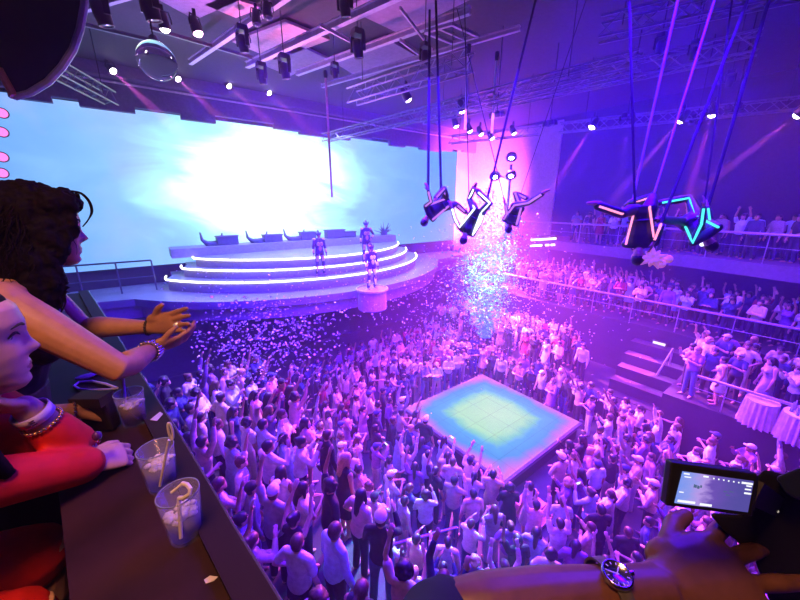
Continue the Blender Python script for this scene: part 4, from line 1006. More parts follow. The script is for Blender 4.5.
def xyz(x,y,z=CT): return V((x,y,z))
g1=xyz(-.119,1.265); g2=xyz(-.062,.905); g3=xyz(-.03,.718)
tumbler(g1,'tumbler of brown drink with pale foam and a violet straw','',amber,None) if False else tumbler(g1,'tumbler of brown drink with pale foam and a violet straw',.62,amber,None)
tumbler(g2,'tumbler of icy cloudy drink with a slanting white stirrer, middle one of three',.62,murk,None)
tumbler(g3,'tumbler with a hook ended white straw, standing last on the counter',.52,murk,None)
strw=mat('straw_white',(.82,.78,.74),.45); strv=mat('straw_violet',(.45,.35,.7),.4)
o=obj('straw',MB().tube([g1+V((.008,-.006,.012)),P(126,410,1.06),P(123,374,1.09)],.0038,8),strv,at=g1+V((.008,-.006,.012))); tag(o,'violet straight straw in the brown foamy drink','straw')
def hoop(c,x,y,rx,ry,n=18,a0=0,a1=2*PI): return [c+x*(rx*math.cos(a0+(a1-a0)*i/n))+y*(ry*math.sin(a0+(a1-a0)*i/n)) for i in range(n+1)]
cx=V((HY,-HX,0)); up=V((0,0,1)); fw=V((HX,HY,0))
a=P(160,486,.80); b=P(169,440,.775); c=P(170.5,431,.77)
t=thing('stirrer','white stirrer with a closed loop handle in the cloudy drink','stirrer',a,'white looped stirrers')
obj('stick',MB().tube([a,b],.0032,8),strw,t); obj('loop',MB().tube(hoop(c,cx*.35+fw*.2,up,.009,.022)[:-1],.0028,7,closed=True),strw,t)
a=P(181,538,.675); b=P(179,498,.668)
t=thing('stirrer','white stirrer with an open hook handle in the last tumbler','stirrer',a,'white looped stirrers')
obj('stick',MB().tube([a,b],.0036,8),strw,t)
pts=[P(179,498,.668),P(184,498,.662),P(189.5,494,.66),P(190.5,489,.662),P(187,484.5,.668),P(182,483.5,.672)]
obj('hook',MB().tube(pts,.0042,8),strw,t); obj('hook_tip',MB().tube([P(182,484,.672),P(171,493,.664)],.0028,7),strw,t)
# thin white cord looped behind, scraps of paper
cd=[Z(px,py,CT+.006) for px,py in ((74,386),(79,382),(92,381),(106,384),(117,388),(108,389.5),(92,390),(79,389))]
for q in cd: q.z=CT+.006
tag(obj('cord_loop',MB().tube(cd,.0045,7,closed=True),strw,at=cd[0]),'white cord loop lying on the counter beyond the dark purse','cord')
c=Z(86,378.5,CT); tag(obj('crumpled_tissue',MB().ell(c+V((0,0,.009)),(.035,.02,.009),nu=9,nv=5).ell(c+V((.03,.02,.008)),(.025,.02,.008),nu=8,nv=5),mat('tissue',(.5,.48,.5),.9),at=c),'crumpled grey tissue behind the white cord loop','tissue')
def slip(pts,label,z=CT): 
    q=[Z(px,py,z) for px,py in pts]; o=obj('paper_slip',MB().prism([(p.x,p.y) for p in q],z,z+.0012),mat('paper',(.75,.72,.78),.8),at=q[0]); tag(o,label,'paper')
slip([(150,420),(160,412),(163,414),(157,421)],'small white paper slip on the counter lip beyond the cloudy drink',CT+.0165)
slip([(204,580),(210,576),(218,577),(214,581),(206,584)],'torn scrap of white paper lying at the bare end of the counter')
# dark purse
q=P(98,409,1.04); t=thing('purse','dark purse standing on the counter beside the foamy drink','purse',V((q.x,q.y,CT)))
d=V((cx.x,cx.y,0)); R=Matrix((cx,V((-cx.y,cx.x,0)),up)).transposed()
bevel(obj('body',MB().box(V((q.x,q.y,CT+.062)),(.095,.045,.12),R,top=.9),mat('purse_leather',(.02,.013,.016),.45),t),.012,3)
obj('flap',MB().box(V((q.x,q.y,CT+.112))-R@V((0,.01,0)),(.092,.05,.03),R),mat('purse_flap',(.03,.02,.025),.35),t); obj('clasp',MB().ell(V((q.x,q.y,CT+.10))+R@V((-.03,-.042,0)),.005),mat('clasp_metal',(.7,.65,.6),.2,1),t)
# ---------------------------------------------------------------- the people at our counter
def hero(J,skin,label,voxel=.0042,f=True,hands=None,arm_r=1.0,legs=True,group=None):
    mb=MB(); side=(J['shR']-J['shL']).normalized()
    mb.tube(torso_pts(J),[(.15,.105),(.165,.118),(.125,.10),(.145,.112),(.105,.07),(.052,.05)],20,ref=J['fwd'])
    mb.tube([J['shL'],(J['shL']+J['shR'])/2+J['up']*.012,J['shR']],[.052,.060,.052],12)
    for q in(-1,1): mb.ell(J['chest']+side*q*.068+J['fwd']*.09,.066)
    k=arm_r
    for s in 'LR':
        sh,el,wr=J['sh'+s],J['el'+s],J['wr'+s]
        limb(mb,[sh,sh.lerp(el,.3),sh.lerp(el,.7),el,el.lerp(wr,.25),el.lerp(wr,.6),wr],[.056*k,.054*k,.045*k,.039*k,.041*k,.034*k,.024],16)
        mb.ell(sh,.060*k)
        if legs:
            hp,kn,an,fd=J['hip'+s],J['kn'+s],J['an'+s],J['foot'+s]
            limb(mb,[hp,hp.lerp(kn,.4),kn,kn.lerp(an,.3),an],[.09,.082,.056,.057,.036],14)
            limb(mb,[an-fd*.03-V((0,0,.03)),an+fd*.06-V((0,0,.045)),an+fd*.16-V((0,0,.055))],[(.038,.036),(.04,.03),(.03,.02)],10)
    mb.tube([J['neck']-J['up']*.05,J['neck']+J['up']*.02,J['head']-J['hup']*.05-J['hfwd']*.012],[.058,.052,.050],14)
    head_mb(mb,J['head'],J['hfwd'],J['hup'],1.0,72,72)
    nails=[]
    for s in 'LR':
        h=J['hand'+s]; hand_mb(mb,J['wr'+s],h['d'],h['n'],h.get('t',-1 if s=='L' else 1),h.get('s',.92),h.get('curl',.25),h.get('spread',.12),h.get('to',.8),10,h.get('curls'),nails)
    me=baked(mb,voxel,3,None,.4); at=J['base']
    for m in (skin,mat('eye_white',(.8,.78,.76),.2,var=0),mat('lips_painted',(.38,.10,.10),.35,var=0),mat('brow_hair',(.03,.02,.018),.8,var=0),mat('iris',(.05,.025,.015),.1,var=0),mat('nail_polish',(.35,.12,.2),.2,var=0)): me.materials.append(m)
    f_=J['hfwd'].normalized(); x=f_.cross(J['hup']).normalized(); u=x.cross(f_); c=J['head']
    n=len(me.polygons); ce=np.empty(n*3); me.polygons.foreach_get('center',ce); ce=ce.reshape(-1,3)-np.array(c)
    A,B,Zz=ce@np.array(x),ce@np.array(f_),ce@np.array(u); mi=np.zeros(n,np.int32)
    mi[(B>.05)&(np.abs(A)<.021)&(np.abs(Zz+.067)<.0095)&(np.abs(A)/.021+np.abs(Zz+.067)/.016<1.05)]=2
    ax=np.abs(A)
    for tip,dd,nn in nails:
        q=ce+np.array(c)-np.array(tip); al=q@np.array(dd); no=q@np.array(nn); mi[(np.linalg.norm(q,axis=1)<.011)&(al>-.009)&(no>.0035)]=5
    me.polygons.foreach_set('material_index',mi)
    from mathutils.bvhtree import BVHTree
    bv=BVHTree.FromPolygons([v.co.copy() for v in me.vertices],[tuple(p.vertices) for p in me.polygons])
    def on(a_,z_,dy=0):
        h=bv.ray_cast(c+x*a_+u*z_+f_*.2,-f_)[0]; return (h if h else c+x*a_+u*z_+f_*.085)+f_*dy
    me.transform(Matrix.Translation(-at)); o=link('person',me,at=at); tag(o,label,'person',group)
    R_=Matrix((x,f_,u)).transposed()
    for q in(-1,1):
        obj('eyebrow',MB().tube([on(q*.014,.026,.001),on(q*.024,.031,.001),on(q*.035,.032,.001),on(q*.047,.027,.001)],[.0022,.003,.0026,.001],7),mat('brow_hair',(0,0,0)),o,smooth=True)
        e=on(q*.031,.008,-.0025); eo=obj('eye',MB().ell(e,(.0125,.0055,.0058),R_,16,10),mat('eye_white',(0,0,0)),o,smooth=True)
        obj('iris',MB().ell(e+f_*.0035+x*.001-u*.0008,(.0050,.0026,.0050),R_,14,8),mat('iris',(0,0,0)),eo,smooth=True)
        obj('eyelashes',MB().tube([on(q*.017,.007,.002),on(q*.024,.0135,.003),on(q*.032,.0150,.004),on(q*.040,.0125,.004),on(q*.047,.008,.003)],[.001,.0022,.0026,.0024,.001],7),mat('brow_hair',(0,0,0)),o,smooth=True)
    return o
def garment(name,o,pieces,m,voxel=.006):
    mb=MB()
    for p in pieces: p(mb)
    me=baked(mb,voxel,4,None,.5); me.materials.append(m); me.transform(Matrix.Translation(-org(o))); return link(name,me,o)
def face_at(nose,f,u):
    f=V(f).normalized(); x=f.cross(V(u)).normalized(); u=x.cross(f); return nose-f*.106+u*.029,f,u
def legs(J,hip,knee,ankle,side,fwd):
    for s,q in(('L',-1),('R',1)):
        J['hip'+s]=hip+side*q*.09; J['kn'+s]=knee+side*q*.10; J['an'+s]=ankle+side*q*.10; J['foot'+s]=fwd
# ---- the dark haired woman leaning out with both arms
J={}; S=V((0,-1,0))
nose=P(88.5,238.5,1.12); J['head'],J['hfwd'],J['hup']=face_at(nose,(.975,.17,-.10),(.06,0,1))
J['neck']=V((-.35,1.52,7.865)); J['chest']=V((-.40,1.53,7.72)); J['pelvis']=V((-.50,1.55,7.38)); J['waist']=V((-.455,1.54,7.55))
J['up']=(J['neck']-J['pelvis']).normalized(); J['fwd']=V((.9,0,-.4)).normalized()
J['shR']=V((-.335,1.335,7.845)); J['shL']=V((-.36,1.70,7.855))
J['elR']=P(120,369,1.0); J['wrR']=P(153,349,1.20); J['elL']=V((-.24,1.66,7.66)); J['wrL']=P(150,327,1.29)
J['handL']=dict(d=P(200,317,1.27)-P(150,327,1.29),n=V((-.1,-.9,.2)),t=1,curls=[.12,.16,.2,.26],spread=.10,to=.7,s=1.05)
J['handL']['t']=1
J['handR']=dict(d=P(186,338,1.27)-P(153,349,1.20),n=V((.0,.7,.7)),t=-1,curl=.3,s=.92)
legs(J,V((-.52,1.55,7.34)),V((-.50,1.55,6.95)),V((-.56,1.55,6.535)),S,V((1,0,0))); J['base']=V((-.6,1.55,6.45))
skA=mat('skin_warm',(.50,.25,.14),.48,vs=40,var=.08)
wa=hero(J,skA,'dark curly haired woman leaning over the counter with both bare arms stretched out'.replace('woman','person'),arm_r=1.0)
blk=mat('sequin_top',(.018,.016,.03),.35,vs=60,var=.6)
garment('top',wa,[lambda mb:mb.tube([J['waist']-J['up']*.05,J['waist'],J['chest'],J['chest']+J['up']*.09],[(.15,.125),(.138,.115),(.160,.128),(.13,.10)],18,ref=J['fwd']),
  lambda mb:[mb.ell(J['chest']+V((0,q*.068,0))+J['fwd']*.09,.074) for q in(-1,1)],
  lambda mb:[mb.tube([J['chest']+V((0,q*.09,0))+J['fwd']*.13+J['up']*.03,J['neck']+V((.05,q*.11,.0)),J['neck']+V((-.06,q*.11,0))],.016,8) for q in(-1,1)]],blk)
garment('skirt',wa,[lambda mb:mb.tube([J['waist'],J['pelvis'],V((-.52,1.55,7.1)),V((-.52,1.55,6.9))],[(.145,.12),(.19,.14),(.22,.15),(.23,.16)],18,ref=J['fwd'])],mat('skirt_black',(.02,.018,.025),.7))
# curly hair
hr=random.Random(12); f=J['hfwd']; x=f.cross(J['hup']).normalized(); u=x.cross(f); c=J['head']; R=Matrix((x,f,u)).transposed()
L=lambda a,b,z:c+R@V((a,b,z))
mb=MB(); mb.ell(L(0,-.025,.045),(.098,.112,.092),R,20,14); mb.ell(L(0,-.07,-.03),(.105,.09,.13),R,18,12); mb.ell(L(0,-.08,-.14),(.115,.07,.10),R,16,10)
mb.ell(L(.05,.035,.075),(.055,.055,.05),R); mb.ell(L(-.05,.035,.075),(.055,.055,.05),R); mb.ell(L(0,.06,.085),(.055,.042,.04),R); mb.ell(L(.070,.035,.025),(.028,.050,.075),R); mb.ell(L(.085,-.02,-.16),(.045,.06,.10),R); mb.ell(L(.03,-.09,-.22),(.10,.05,.09),R)
for q in (-1,1): mb.ell(L(q*.075,.005,-.03),(.034,.055,.09),R); mb.ell(L(q*.088,-.03,-.12),(.04,.06,.09),R)
hm=baked(mb,.005,4,None,.5)
hm.calc_loop_triangles()
for v in hm.vertices:
    p=v.co; k=mnoise.fractal(p*42,.9,2.1,3); w=mnoise.noise(V((p.x*26,p.y*26,p.z*9)))
    v.co=p+v.normal*(.009*k+.011*w)
hairA=mat('hair_black_brown',(.005,.003,.005),.8,vs=90,var=.6,spec=.1)
hm.materials.append(hairA); hm.transform(Matrix.Translation(-org(wa))); ho=link('hair',hm,wa)
mb=MB()
def curl(p,d,ln,amp,r,turns,ph,n=18):
    x_,y_,d=basis(d,(.2,.3,1)); pts=[]
    for i in range(n):
        t=i/(n-1); a=ph+turns*2*PI*t; k=amp*(.3+.7*t); drop=V((0,0,-1))*(ln*.35*t*t)
        pts.append(p+d*(ln*t)+x_*(k*math.cos(a))+y_*(k*math.sin(a))+drop)
    mb.tube(pts,[r*(1-.65*(i/(n-1))**2) for i in range(n)],5)
for i in range(620):
    a=hr.uniform(0,2*PI); b=hr.uniform(-1.3,1.3); px_,py_,pz=math.cos(a)*math.cos(b),math.sin(a)*math.cos(b),math.sin(b)
    p=V((px_*.098,-.04+py_*.108,.02+pz*.105-(.10 if b<-.4 else 0)))
    if p.y>-.02 and p.z<.08: continue
    d=R@(V((px_*.5,py_*.4-.15,-.8+.3*pz))); curl(c+R@p,d,hr.uniform(.05,.13),hr.uniform(.005,.011),hr.uniform(.0014,.0024),hr.uniform(1.2,2.6),hr.uniform(0,6),14)
def smooth_path(pts,k=5):
    p=[pts[0]]+list(pts)+[pts[-1]]; out=[]
    for i in range(1,len(p)-2):
        a,b,c_,d=p[i-1],p[i],p[i+1],p[i+2]
        for j in range(k):
            t=j/k; out.append(.5*((2*b)+(c_-a)*t+(2*a-5*b+4*c_-d)*t*t+(3*b-a-3*c_+d)*t**3))
    return out+[p[-2]]
def lock(pts,r):
    q=smooth_path([L(*v) for v in pts]); n=len(q); mb.tube(q,[r*(1-.5*i/(n-1)) for i in range(n)],6)
for k in range(2): # loose locks arching out over the brow
    o_=(k-.5)*.003; lock([(.055+o_,.075,.118),(.058,.096+o_,.114),(.062,.112+o_,.092),(.064,.116+o_,.062),(.064,.106,.036),(.066,.090,.012)],.0036)
for k in range(5):
    o_=hr.uniform(-.01,.01); lock([(.09,-.04+o_,-.10),(.10,.0+o_,-.16),(.098,.02+o_,-.21),(.102,.015,-.25),(.09,-.01+o_,-.28)],.0022)
obj('loose_curls',mb,hairA,ho,smooth=True)
def bangle(o,name,c,ax,r,w,m,beads=0,sq=1.0):
    x_,y_,d=basis(ax); mb=MB()
    if beads:
        for i in range(beads):
            a=2*PI*i/beads; mb.ell(c+x_*(r*math.cos(a))+y_*(r*sq*math.sin(a)),w,nu=9,nv=6)
    else: mb.lathe([(r,-w),(r+.0025,-w),(r+.0025,w),(r,w)],c,Matrix((x_,y_,d)).transposed(),28,closed=True)
    return obj(name,mb,m,o,smooth=True)
silver=mat('silver',(.75,.75,.82),.18,1); gold=mat('gold_bead',(.75,.55,.28),.25,1)
ax=J['elR']-J['wrR']
for k in range(4): bangle(wa,'bracelet',J['wrR']+ax.normalized()*(.002+.011*k),ax,.031+.001*k,.0062,silver,18)
ax=J['elL']-J['wrL']; bangle(wa,'bracelet',J['wrL']+ax.normalized()*.004,ax,.029,.0048,mat('dark_bead',(.08,.06,.06),.25,.4),20)
dd=V(J['handL']['d']).normalized(); q=J['wrL']+dd*.112+V((0,0,-.012)); 
bangle(wa,'ring',q,dd,.012,.003,silver); obj('ring_stone',MB().ell(q-V((.0,.012,-.002)),(.015,.009,.012)),mat('crystal',(.85,.9,1),.05,.3),wa,smooth=True)
obj('earring',MB().tube(hoop(L(.078,-.005,-.062),f,u,.012,.018)[:-1],.002,6,closed=True),silver,wa)
# ---- the woman in red, chin on her hand
J={}; nose=P(41,345,.735); J['head'],J['hfwd'],J['hup']=face_at(nose,(.965,.14,-.06),(.12,0,1))
J['neck']=V((-.425,1.0,7.71)); J['chest']=V((-.50,.99,7.58)); J['waist']=V((-.57,.99,7.42)); J['pelvis']=V((-.62,.99,7.27)); J['up']=(J['neck']-J['pelvis']).normalized(); J['fwd']=V((.85,0,-.35)).normalized()
J['shR']=V((-.47,.82,7.68)); J['shL']=V((-.42,1.165,7.685))
J['elL']=P(86,458,.885); J['wrL']=P(24,406,.755); J['elR']=P(-34,488,.66); J['wrR']=P(86,465,.835)
J['handL']=dict(d=(J['head']-J['hup']*.135-J['hfwd']*.02)-P(24,406,.755),n=V((.5,.5,.6)),t=1,curls=[1.0,1.05,1.1,1.15],s=.85,to=.3,spread=.02)
J['handR']=dict(d=P(118,452,.90)-P(84,462,.835),n=V((.1,.6,-.8)),t=-1,curls=[.75,.8,.85,.9],spread=.03,s=.88,to=.4)
legs(J,V((-.60,.99,7.24)),V((-.33,.99,7.22)),V((-.46,.99,6.84)),S,V((1,0,0))); J['base']=V((-.62,.99,7.13))
skB=mat('skin_fair',(.62,.36,.27),.45,vs=40,var=.08)
wb=hero(J,skB,'person in a red long sleeved dress resting their chin on a braceleted hand',voxel=.0036)
red=mat('red_dress',(.62,.008,.006),.75,vs=30,var=.12); JB=J
def sleeves(mb):
    for s,e in(('L',.60),('R',.98)):
        sh,el,wr=JB['sh'+s],JB['el'+s],JB['wr'+s]; limb(mb,[sh,sh.lerp(el,.5),el,el.lerp(wr,.3),el.lerp(wr,e)],[.068,.060,.054,.052,.044],16)
garment('dress',wb,[lambda mb:mb.tube(torso_pts(JB)[:5],[(.17,.125),(.182,.132),(.14,.115),(.16,.128),(.12,.085)],20,ref=JB['fwd']),lambda mb:mb.tube([JB['shL'],(JB['shL']+JB['shR'])/2,JB['shR']],[.062,.066,.062],12),sleeves,
  lambda mb:[limb(mb,[JB['hip'+s],JB['hip'+s].lerp(JB['kn'+s],.5),JB['hip'+s].lerp(JB['kn'+s],.85)],[.108,.100,.085],16) for s in 'LR']],red)
f=J['hfwd']; x=f.cross(J['hup']).normalized(); u=x.cross(f); c=J['head']; R=Matrix((x,f,u)).transposed(); L=lambda a,b,z:c+R@V((a,b,z))
mb=MB(); mb.ell(L(0,-.02,.05),(.086,.100,.082),R,20,14); mb.ell(L(0,-.07,-.02),(.09,.06,.11),R,16,10); mb.tube([L(0,-.08,-.05),L(0,-.11,-.16),L(.0,-.13,-.28),L(0,-.13,-.34)],[(.09,.05),(.10,.05),(.085,.04),(.05,.02)],14,ref=x)
mb.tube([L(.07,-.03,.02),L(.092,-.02,-.08),L(.10,.0,-.20),L(.08,.03,-.27)],[.03,.032,.028,.012],10)
hb=baked(mb,.007,5,None,.5); hb.materials.append(hairA); hb.transform(Matrix.Translation(-org(wb))); link('hair',hb,wb)
ax=J['elL']-J['wrL']; al=ax.normalized()
band=bangle(wb,'wristband',J['wrL']+al*.028,ax,.033,.012,mat('paper_wristband',(.60,.50,.85),.5),0); band['label']='lilac paper wristband'
x_,y_,_=basis(ax); v=((V((0,0,EYE))-(J['wrL']+al*.028))); v=(v-al*v.dot(al)).normalized(); w_=al.cross(v)
mk=MB()
for i in range(3): mk.box(J['wrL']+al*(.022+.006*i)+ (v*math.cos(.35)+w_*math.sin(.35))*.0362,(.002,.010-.002*(i%2),.0012),Matrix((al,w_*math.cos(.35)-v*math.sin(.35),v*math.cos(.35)+w_*math.sin(.35))).transposed())
obj('print',mk,mat('print_ink',(.08,.04,.15),.6),band)
bangle(wb,'bead_bracelet',J['wrL']+al*.058,ax,.036,.0042,gold,26)
dd=V(J['handR']['d']).normalized(); q=P(97,436,.815); obj('ring_gem',MB().ell(q,(.010,.010,.012)),mat('purple_gem',(.10,.02,.18),.05),wb,smooth=True); bangle(wb,'ring',q+V((.0,.004,-.006)),dd,.010,.0025,silver)
# bar stool under her
t=thing('bar_stool','round black bar stool under the person in the red dress','stool',(-.66,.99,6.45))
obj('seat',MB().lathe([(.0001,.60),(.17,.60),(.19,.63),(.185,.66),(.0001,.67)],(-.66,.99,6.45),n=28),black,t,smooth=True)
for sx in(-1,1):
    for sy in(-1,1): obj('leg',MB().tube([V((-.66+sx*.2,.99+sy*.2,6.45)),V((-.66+sx*.12,.99+sy*.12,7.05))],.014,8),steel,t)
obj('footrest',MB().tube(hoop(V((-.66,.99,6.72)),V((1,0,0)),V((0,1,0)),.17,.17)[:-1],.010,7,closed=True),steel,t)
# ---- somebody behind, reaching a forearm to the purse
J={}; J['head']=V((-.98,1.27,8.05)); J['hfwd']=V((1,0,-.1)); J['hup']=V((.1,0,1)); J['neck']=V((-1.0,1.27,7.90)); J['chest']=V((-1.02,1.27,7.72)); J['waist']=V((-1.03,1.27,7.53)); J['pelvis']=V((-1.05,1.27,7.39))
J['up']=V((0,0,1)); J['fwd']=V((1,0,0)); J['shR']=V((-.97,1.10,7.86)); J['shL']=V((-.97,1.44,7.86)); J['elR']=V((-.95,1.08,7.57)); J['wrR']=V((-.85,1.05,7.36))
J['elL']=V((-.70,1.335,7.66)); J['wrL']=P(76,411,1.0); J['handL']=dict(d=P(92,412,1.03)-P(70,409,.99),n=V((0,.2,-1)),t=-1,curl=.5,s=.85); J['handR']=dict(d=V((.1,0,-1)),n=V((0,1,0)),t=1,curl=.3,s=.9)
J['elL']=J['wrL']+V((-.235,-.045,.06))
J['shL']=J['elL']+V((-.20,.04,.16)) if False else V((-.80,1.34,7.80))
legs(J,V((-1.05,1.27,7.36)),V((-1.03,1.27,6.95)),V((-1.08,1.27,6.535)),S,V((1,0,0))); J['base']=V((-1.05,1.27,6.45)); JC=J
wc=hero(J,mat('skin_medium',(.42,.21,.13),.5,vs=40,var=.08),'person in a red sleeve whose forearm reaches past the counter cord to the purse',voxel=.006)
garment('top',wc,[lambda mb:mb.tube(torso_pts(JC)[:5],[(.17,.125),(.182,.132),(.14,.115),(.16,.128),(.12,.085)],18,ref=JC['fwd']),lambda mb:[limb(mb,[JC['sh'+s],JC['sh'+s].lerp(JC['el'+s],.5),JC['el'+s],JC['el'+s].lerp(JC['wr'+s],.42)],[.066,.056,.050,.046],14) for s in 'LR']],red,.009)
garment('trousers',wc,[lambda mb:[limb(mb,[JC['hip'+s],JC['kn'+s],JC['an'+s]],[.105,.07,.055],12) for s in 'LR']],BOT[0][1],.012)
mb=MB(); hair_mb(mb,dict(hfwd=J['hfwd'],hup=J['hup'],head=J['head']),'long'); hb=baked(mb,.010,4,None,.5); hb.materials.append(HAIRM[1][1]); hb.transform(Matrix.Translation(-org(wc))); link('hair',hb,wc)
bangle(wc,'bracelet',J['wrL']+(J['elL']-J['wrL']).normalized()*.005,J['elL']-J['wrL'],.029,.004,silver,18)
# ---- the forearm with the watch, holding the camcorder
el,wr=P(440,620,.435),P(664,588,.468); sh=V((-.10,.06,7.66)); mb=MB()
limb(mb,[sh,sh.lerp(el,.5),el,el.lerp(wr,.2),el.lerp(wr,.45),el.lerp(wr,.75),wr],[.055,.050,.042,.045,.043,.035,(.031,.027)],18)
vd=(wr-V((0,0,EYE))).normalized(); nl=[]
hand_mb(mb,wr,P(780,562,.475)-wr,vd*.9+V((0,0,-.25)),-1,1.22,0,.34,.62,12,[.62,.30,.16,.14],nl)
me=baked(mb,.003,3,None,.4); skM=mat('skin_deep',(.15,.062,.038),.42,vs=60,var=.12); me.materials.append(skM); me.transform(Matrix.Translation(-sh))
mo=link('person',me,at=sh); tag(mo,'bare brown forearm with a wristwatch reaching right to hold up the camcorder','person')
mo['label']='person with bare brown forearm and wristwatch, hand around the camcorder'
mb=MB()
for tip,d_,n_ in nl:
    x_=d_.cross(n_).normalized(); mb.ell(tip-d_*.004+n_*.005,(.0055,.0075,.0018),Matrix((x_,d_,x_.cross(d_))).transposed(),10,6)
obj('fingernails',mb,mat('nail_bare',(.5,.28,.2),.25,var=0),mo,smooth=True)
sl=MB(); limb(sl,[sh,sh.lerp(el,.5),el,el.lerp(wr,.03)],[.066,.060,.050,.047],18); sm_=baked(sl,.006,3); sm_.materials.append(mat('sleeve_dark',(.008,.012,.03),.8)); sm_.transform(Matrix.Translation(-sh)); link('sleeve',sm_,mo)
# watch
wc_=P(617.5,566,.443); toC=(V((0,0,EYE))-wc_).normalized(); axm=(wr-el).normalized(); nrm=(up*1.2+toC*.2); nrm=(nrm-axm*nrm.dot(axm)).normalized(); x_=axm; y_=nrm.cross(x_); R=Matrix((x_,y_,nrm)).transposed()
f0=(wc_-el).dot(axm); ctr=el+axm*f0+nrm*.0425
w_=obj('watch',MB().lathe([(.0162,-.005),(.0185,-.003),(.0185,.003),(.0175,.005),(.0160,.005),(.0152,.0035)],ctr,R,36),mat('watch_steel',(.55,.55,.6),.2,1),mo,smooth=True)
obj('dial',MB().lathe([(.0001,.0028),(.0155,.0028)],ctr,R,36),mat('watch_dial',(.12,.12,.4),.2,spec=.8),w_)
mk=MB()
for i in range(12): a=2*PI*i/12; mk.box(ctr+R@V((.0128*math.cos(a),.0128*math.sin(a),.0034)),(.0032,.0011,.0006),R@Matrix.Rotation(a,3,'Z'))
mk.box(ctr+R@V((.003,.003,.0038)),(.0012,.011,.0006),R@Matrix.Rotation(-.8,3,'Z')); mk.box(ctr+R@V((-.004,.002,.0038)),(.0012,.013,.0006),R@Matrix.Rotation(1.1,3,'Z'))
obj('hands_and_marks',mk,mat('watch_marks',(.85,.85,.95),.3,.5),w_)
obj('crown',MB().lathe([(.003,0),(.0032,.005),(.002,.006)],ctr+R@V((.0182,0,0)),R@Matrix.Rotation(PI/2,3,'Y'),12).lathe([(.0022,0),(.0022,.004)],ctr+R@V((.016,.009,0)),R@Matrix.Rotation(PI/2,3,'Y'),10),mat('watch_steel',(0,0,0)),w_)
f_=(ctr-el).dot(axm); pc_=el+axm*f_; rr=(ctr-pc_).length
st=MB(); pr=[]
for i in range(29):
    a=2*PI*i/28; pr.append(pc_+y_*((rr-.001)*math.sin(a))+nrm*((rr-.004)*math.cos(a)))
n=len(pr); vs=[];fs=[]
for i in range(n):
    o_=(pr[i]-pc_).normalized(); w2=.0088
    vs+=[pr[i]-x_*w2,pr[i]+x_*w2,pr[i]+x_*w2+o_*.0028,pr[i]-x_*w2+o_*.0028]
for i in range(n-1):
    for k in range(4): fs.append((i*4+k,i*4+(k+1)%4,(i+1)*4+(k+1)%4,(i+1)*4+k))
obj('strap',MB().add(vs,fs),mat('watch_strap',(.10,.09,.09),.45,vs=80,var=.4),w_)
# camcorder
c0=P(712,489,.40); t=thing('camcorder','black camcorder with its lit flip out screen turned to us','camcorder',P(790,560,.50))
TL,TR,BR,BL=P(672,462,.405),P(758,474,.395),P(753,517,.395),P(666,506,.405)
cm=mat('camcorder_black',(.015,.015,.02),.35)
def slab(q,d0,d1):
    a,b,c,d=q; n=(b-a).cross(d-a).normalized(); n=n if n.dot(ray(712,489))>0 else -n
    A=[p+n*d0 for p in q]; B=[p+n*d1 for p in q]; return A+B,[(0,1,2,3),(7,6,5,4)]+[(i,(i+1)%4,4+(i+1)%4,4+i) for i in range(4)]
fl=obj('flip_screen',MB().add(*slab((TL,TR,BR,BL),0,.012)),cm,t); bevel(fl,.002)
def L2(u_,v_): return TL.lerp(TR,u_).lerp(BL.lerp(BR,u_),v_)
sq=(L2(.135,.175),L2(.955,.175),L2(.93,.90),L2(.09,.90))
def lcd():
    m=bpy.data.materials.new('camcorder_picture'); m.use_nodes=True; nt=m.node_tree; nt.nodes.clear(); N=nt.nodes.new; K=nt.links.new
    o=N('ShaderNodeOutputMaterial'); e=N('ShaderNodeEmission'); at=N('ShaderNodeAttribute'); at.attribute_name='pic'
    nz=N('ShaderNodeTexNoise'); nz.inputs['Scale'].default_value=5; nz.inputs['Detail'].default_value=5; K(at.outputs['Vector'],nz.inputs['Vector'])
    sp=N('ShaderNodeSeparateXYZ'); K(at.outputs['Vector'],sp.inputs[0])
    ad=N('ShaderNodeMath'); ad.operation='MULTIPLY_ADD'; ad.inputs[1].default_value=.35; K(nz.outputs['Fac'],ad.inputs[0]); K(sp.outputs['X'],ad.inputs[2])
    r=N('ShaderNodeValToRGB'); K(ad.outputs[0],r.inputs[0]); cr=r.color_ramp; cr.elements[0].position=.1; cr.elements[0].color=(.16,.32,.95,1); cr.elements[1].position=1.2 if False else 1; cr.elements[1].color=(.10,.08,.38,1)
    for p,c in((.3,(.30,.36,.9)),(.5,(.50,.34,.85)),(.62,(.17,.09,.50))): cr.elements.new(p).color=(*c,1)
    K(r.outputs[0],e.inputs['Color']); e.inputs['Strength'].default_value=.85; K(e.outputs[0],o.inputs['Surface']); return m
mbp=MB().add(*slab(sq,-.0008,.0005)); po=obj('picture',mbp,lcd(),fl)
at_=po.data.attributes.new('pic','FLOAT_VECTOR','POINT')
for i,(uu,vv) in enumerate([(0,0),(1,0),(1,1),(0,1)]*2): at_.data[i].vector=(uu,vv,0)
def L3(u_,v_): return sq[0].lerp(sq[1],u_).lerp(sq[3].lerp(sq[2],u_),v_)
ic=MB()
def mark(u0,v0,u1,v1): ic.add(*slab((L3(u0,v0),L3(u1,v0),L3(u1,v1),L3(u0,v1)),-.0014,-.0007))
for a in ((.02,.03,.10,.07),(.04,.13,.13,.16),(.30,.03,.37,.08),(.84,.06,.99,.12),(.91,.15,.98,.19),(.90,.26,.98,.30),(.90,.38,.99,.43),(.03,.88,.27,.95),(.34,.90,.50,.97),(.02,.62,.08,.65)): mark(*a)
for k in range(6): mark(.44+.07*k,.06+.004*k,.455+.07*k,.10+.004*k)
obj('status_icons',ic,glow('icon_white',(.9,.92,1),1.0),fl)
ic=MB()
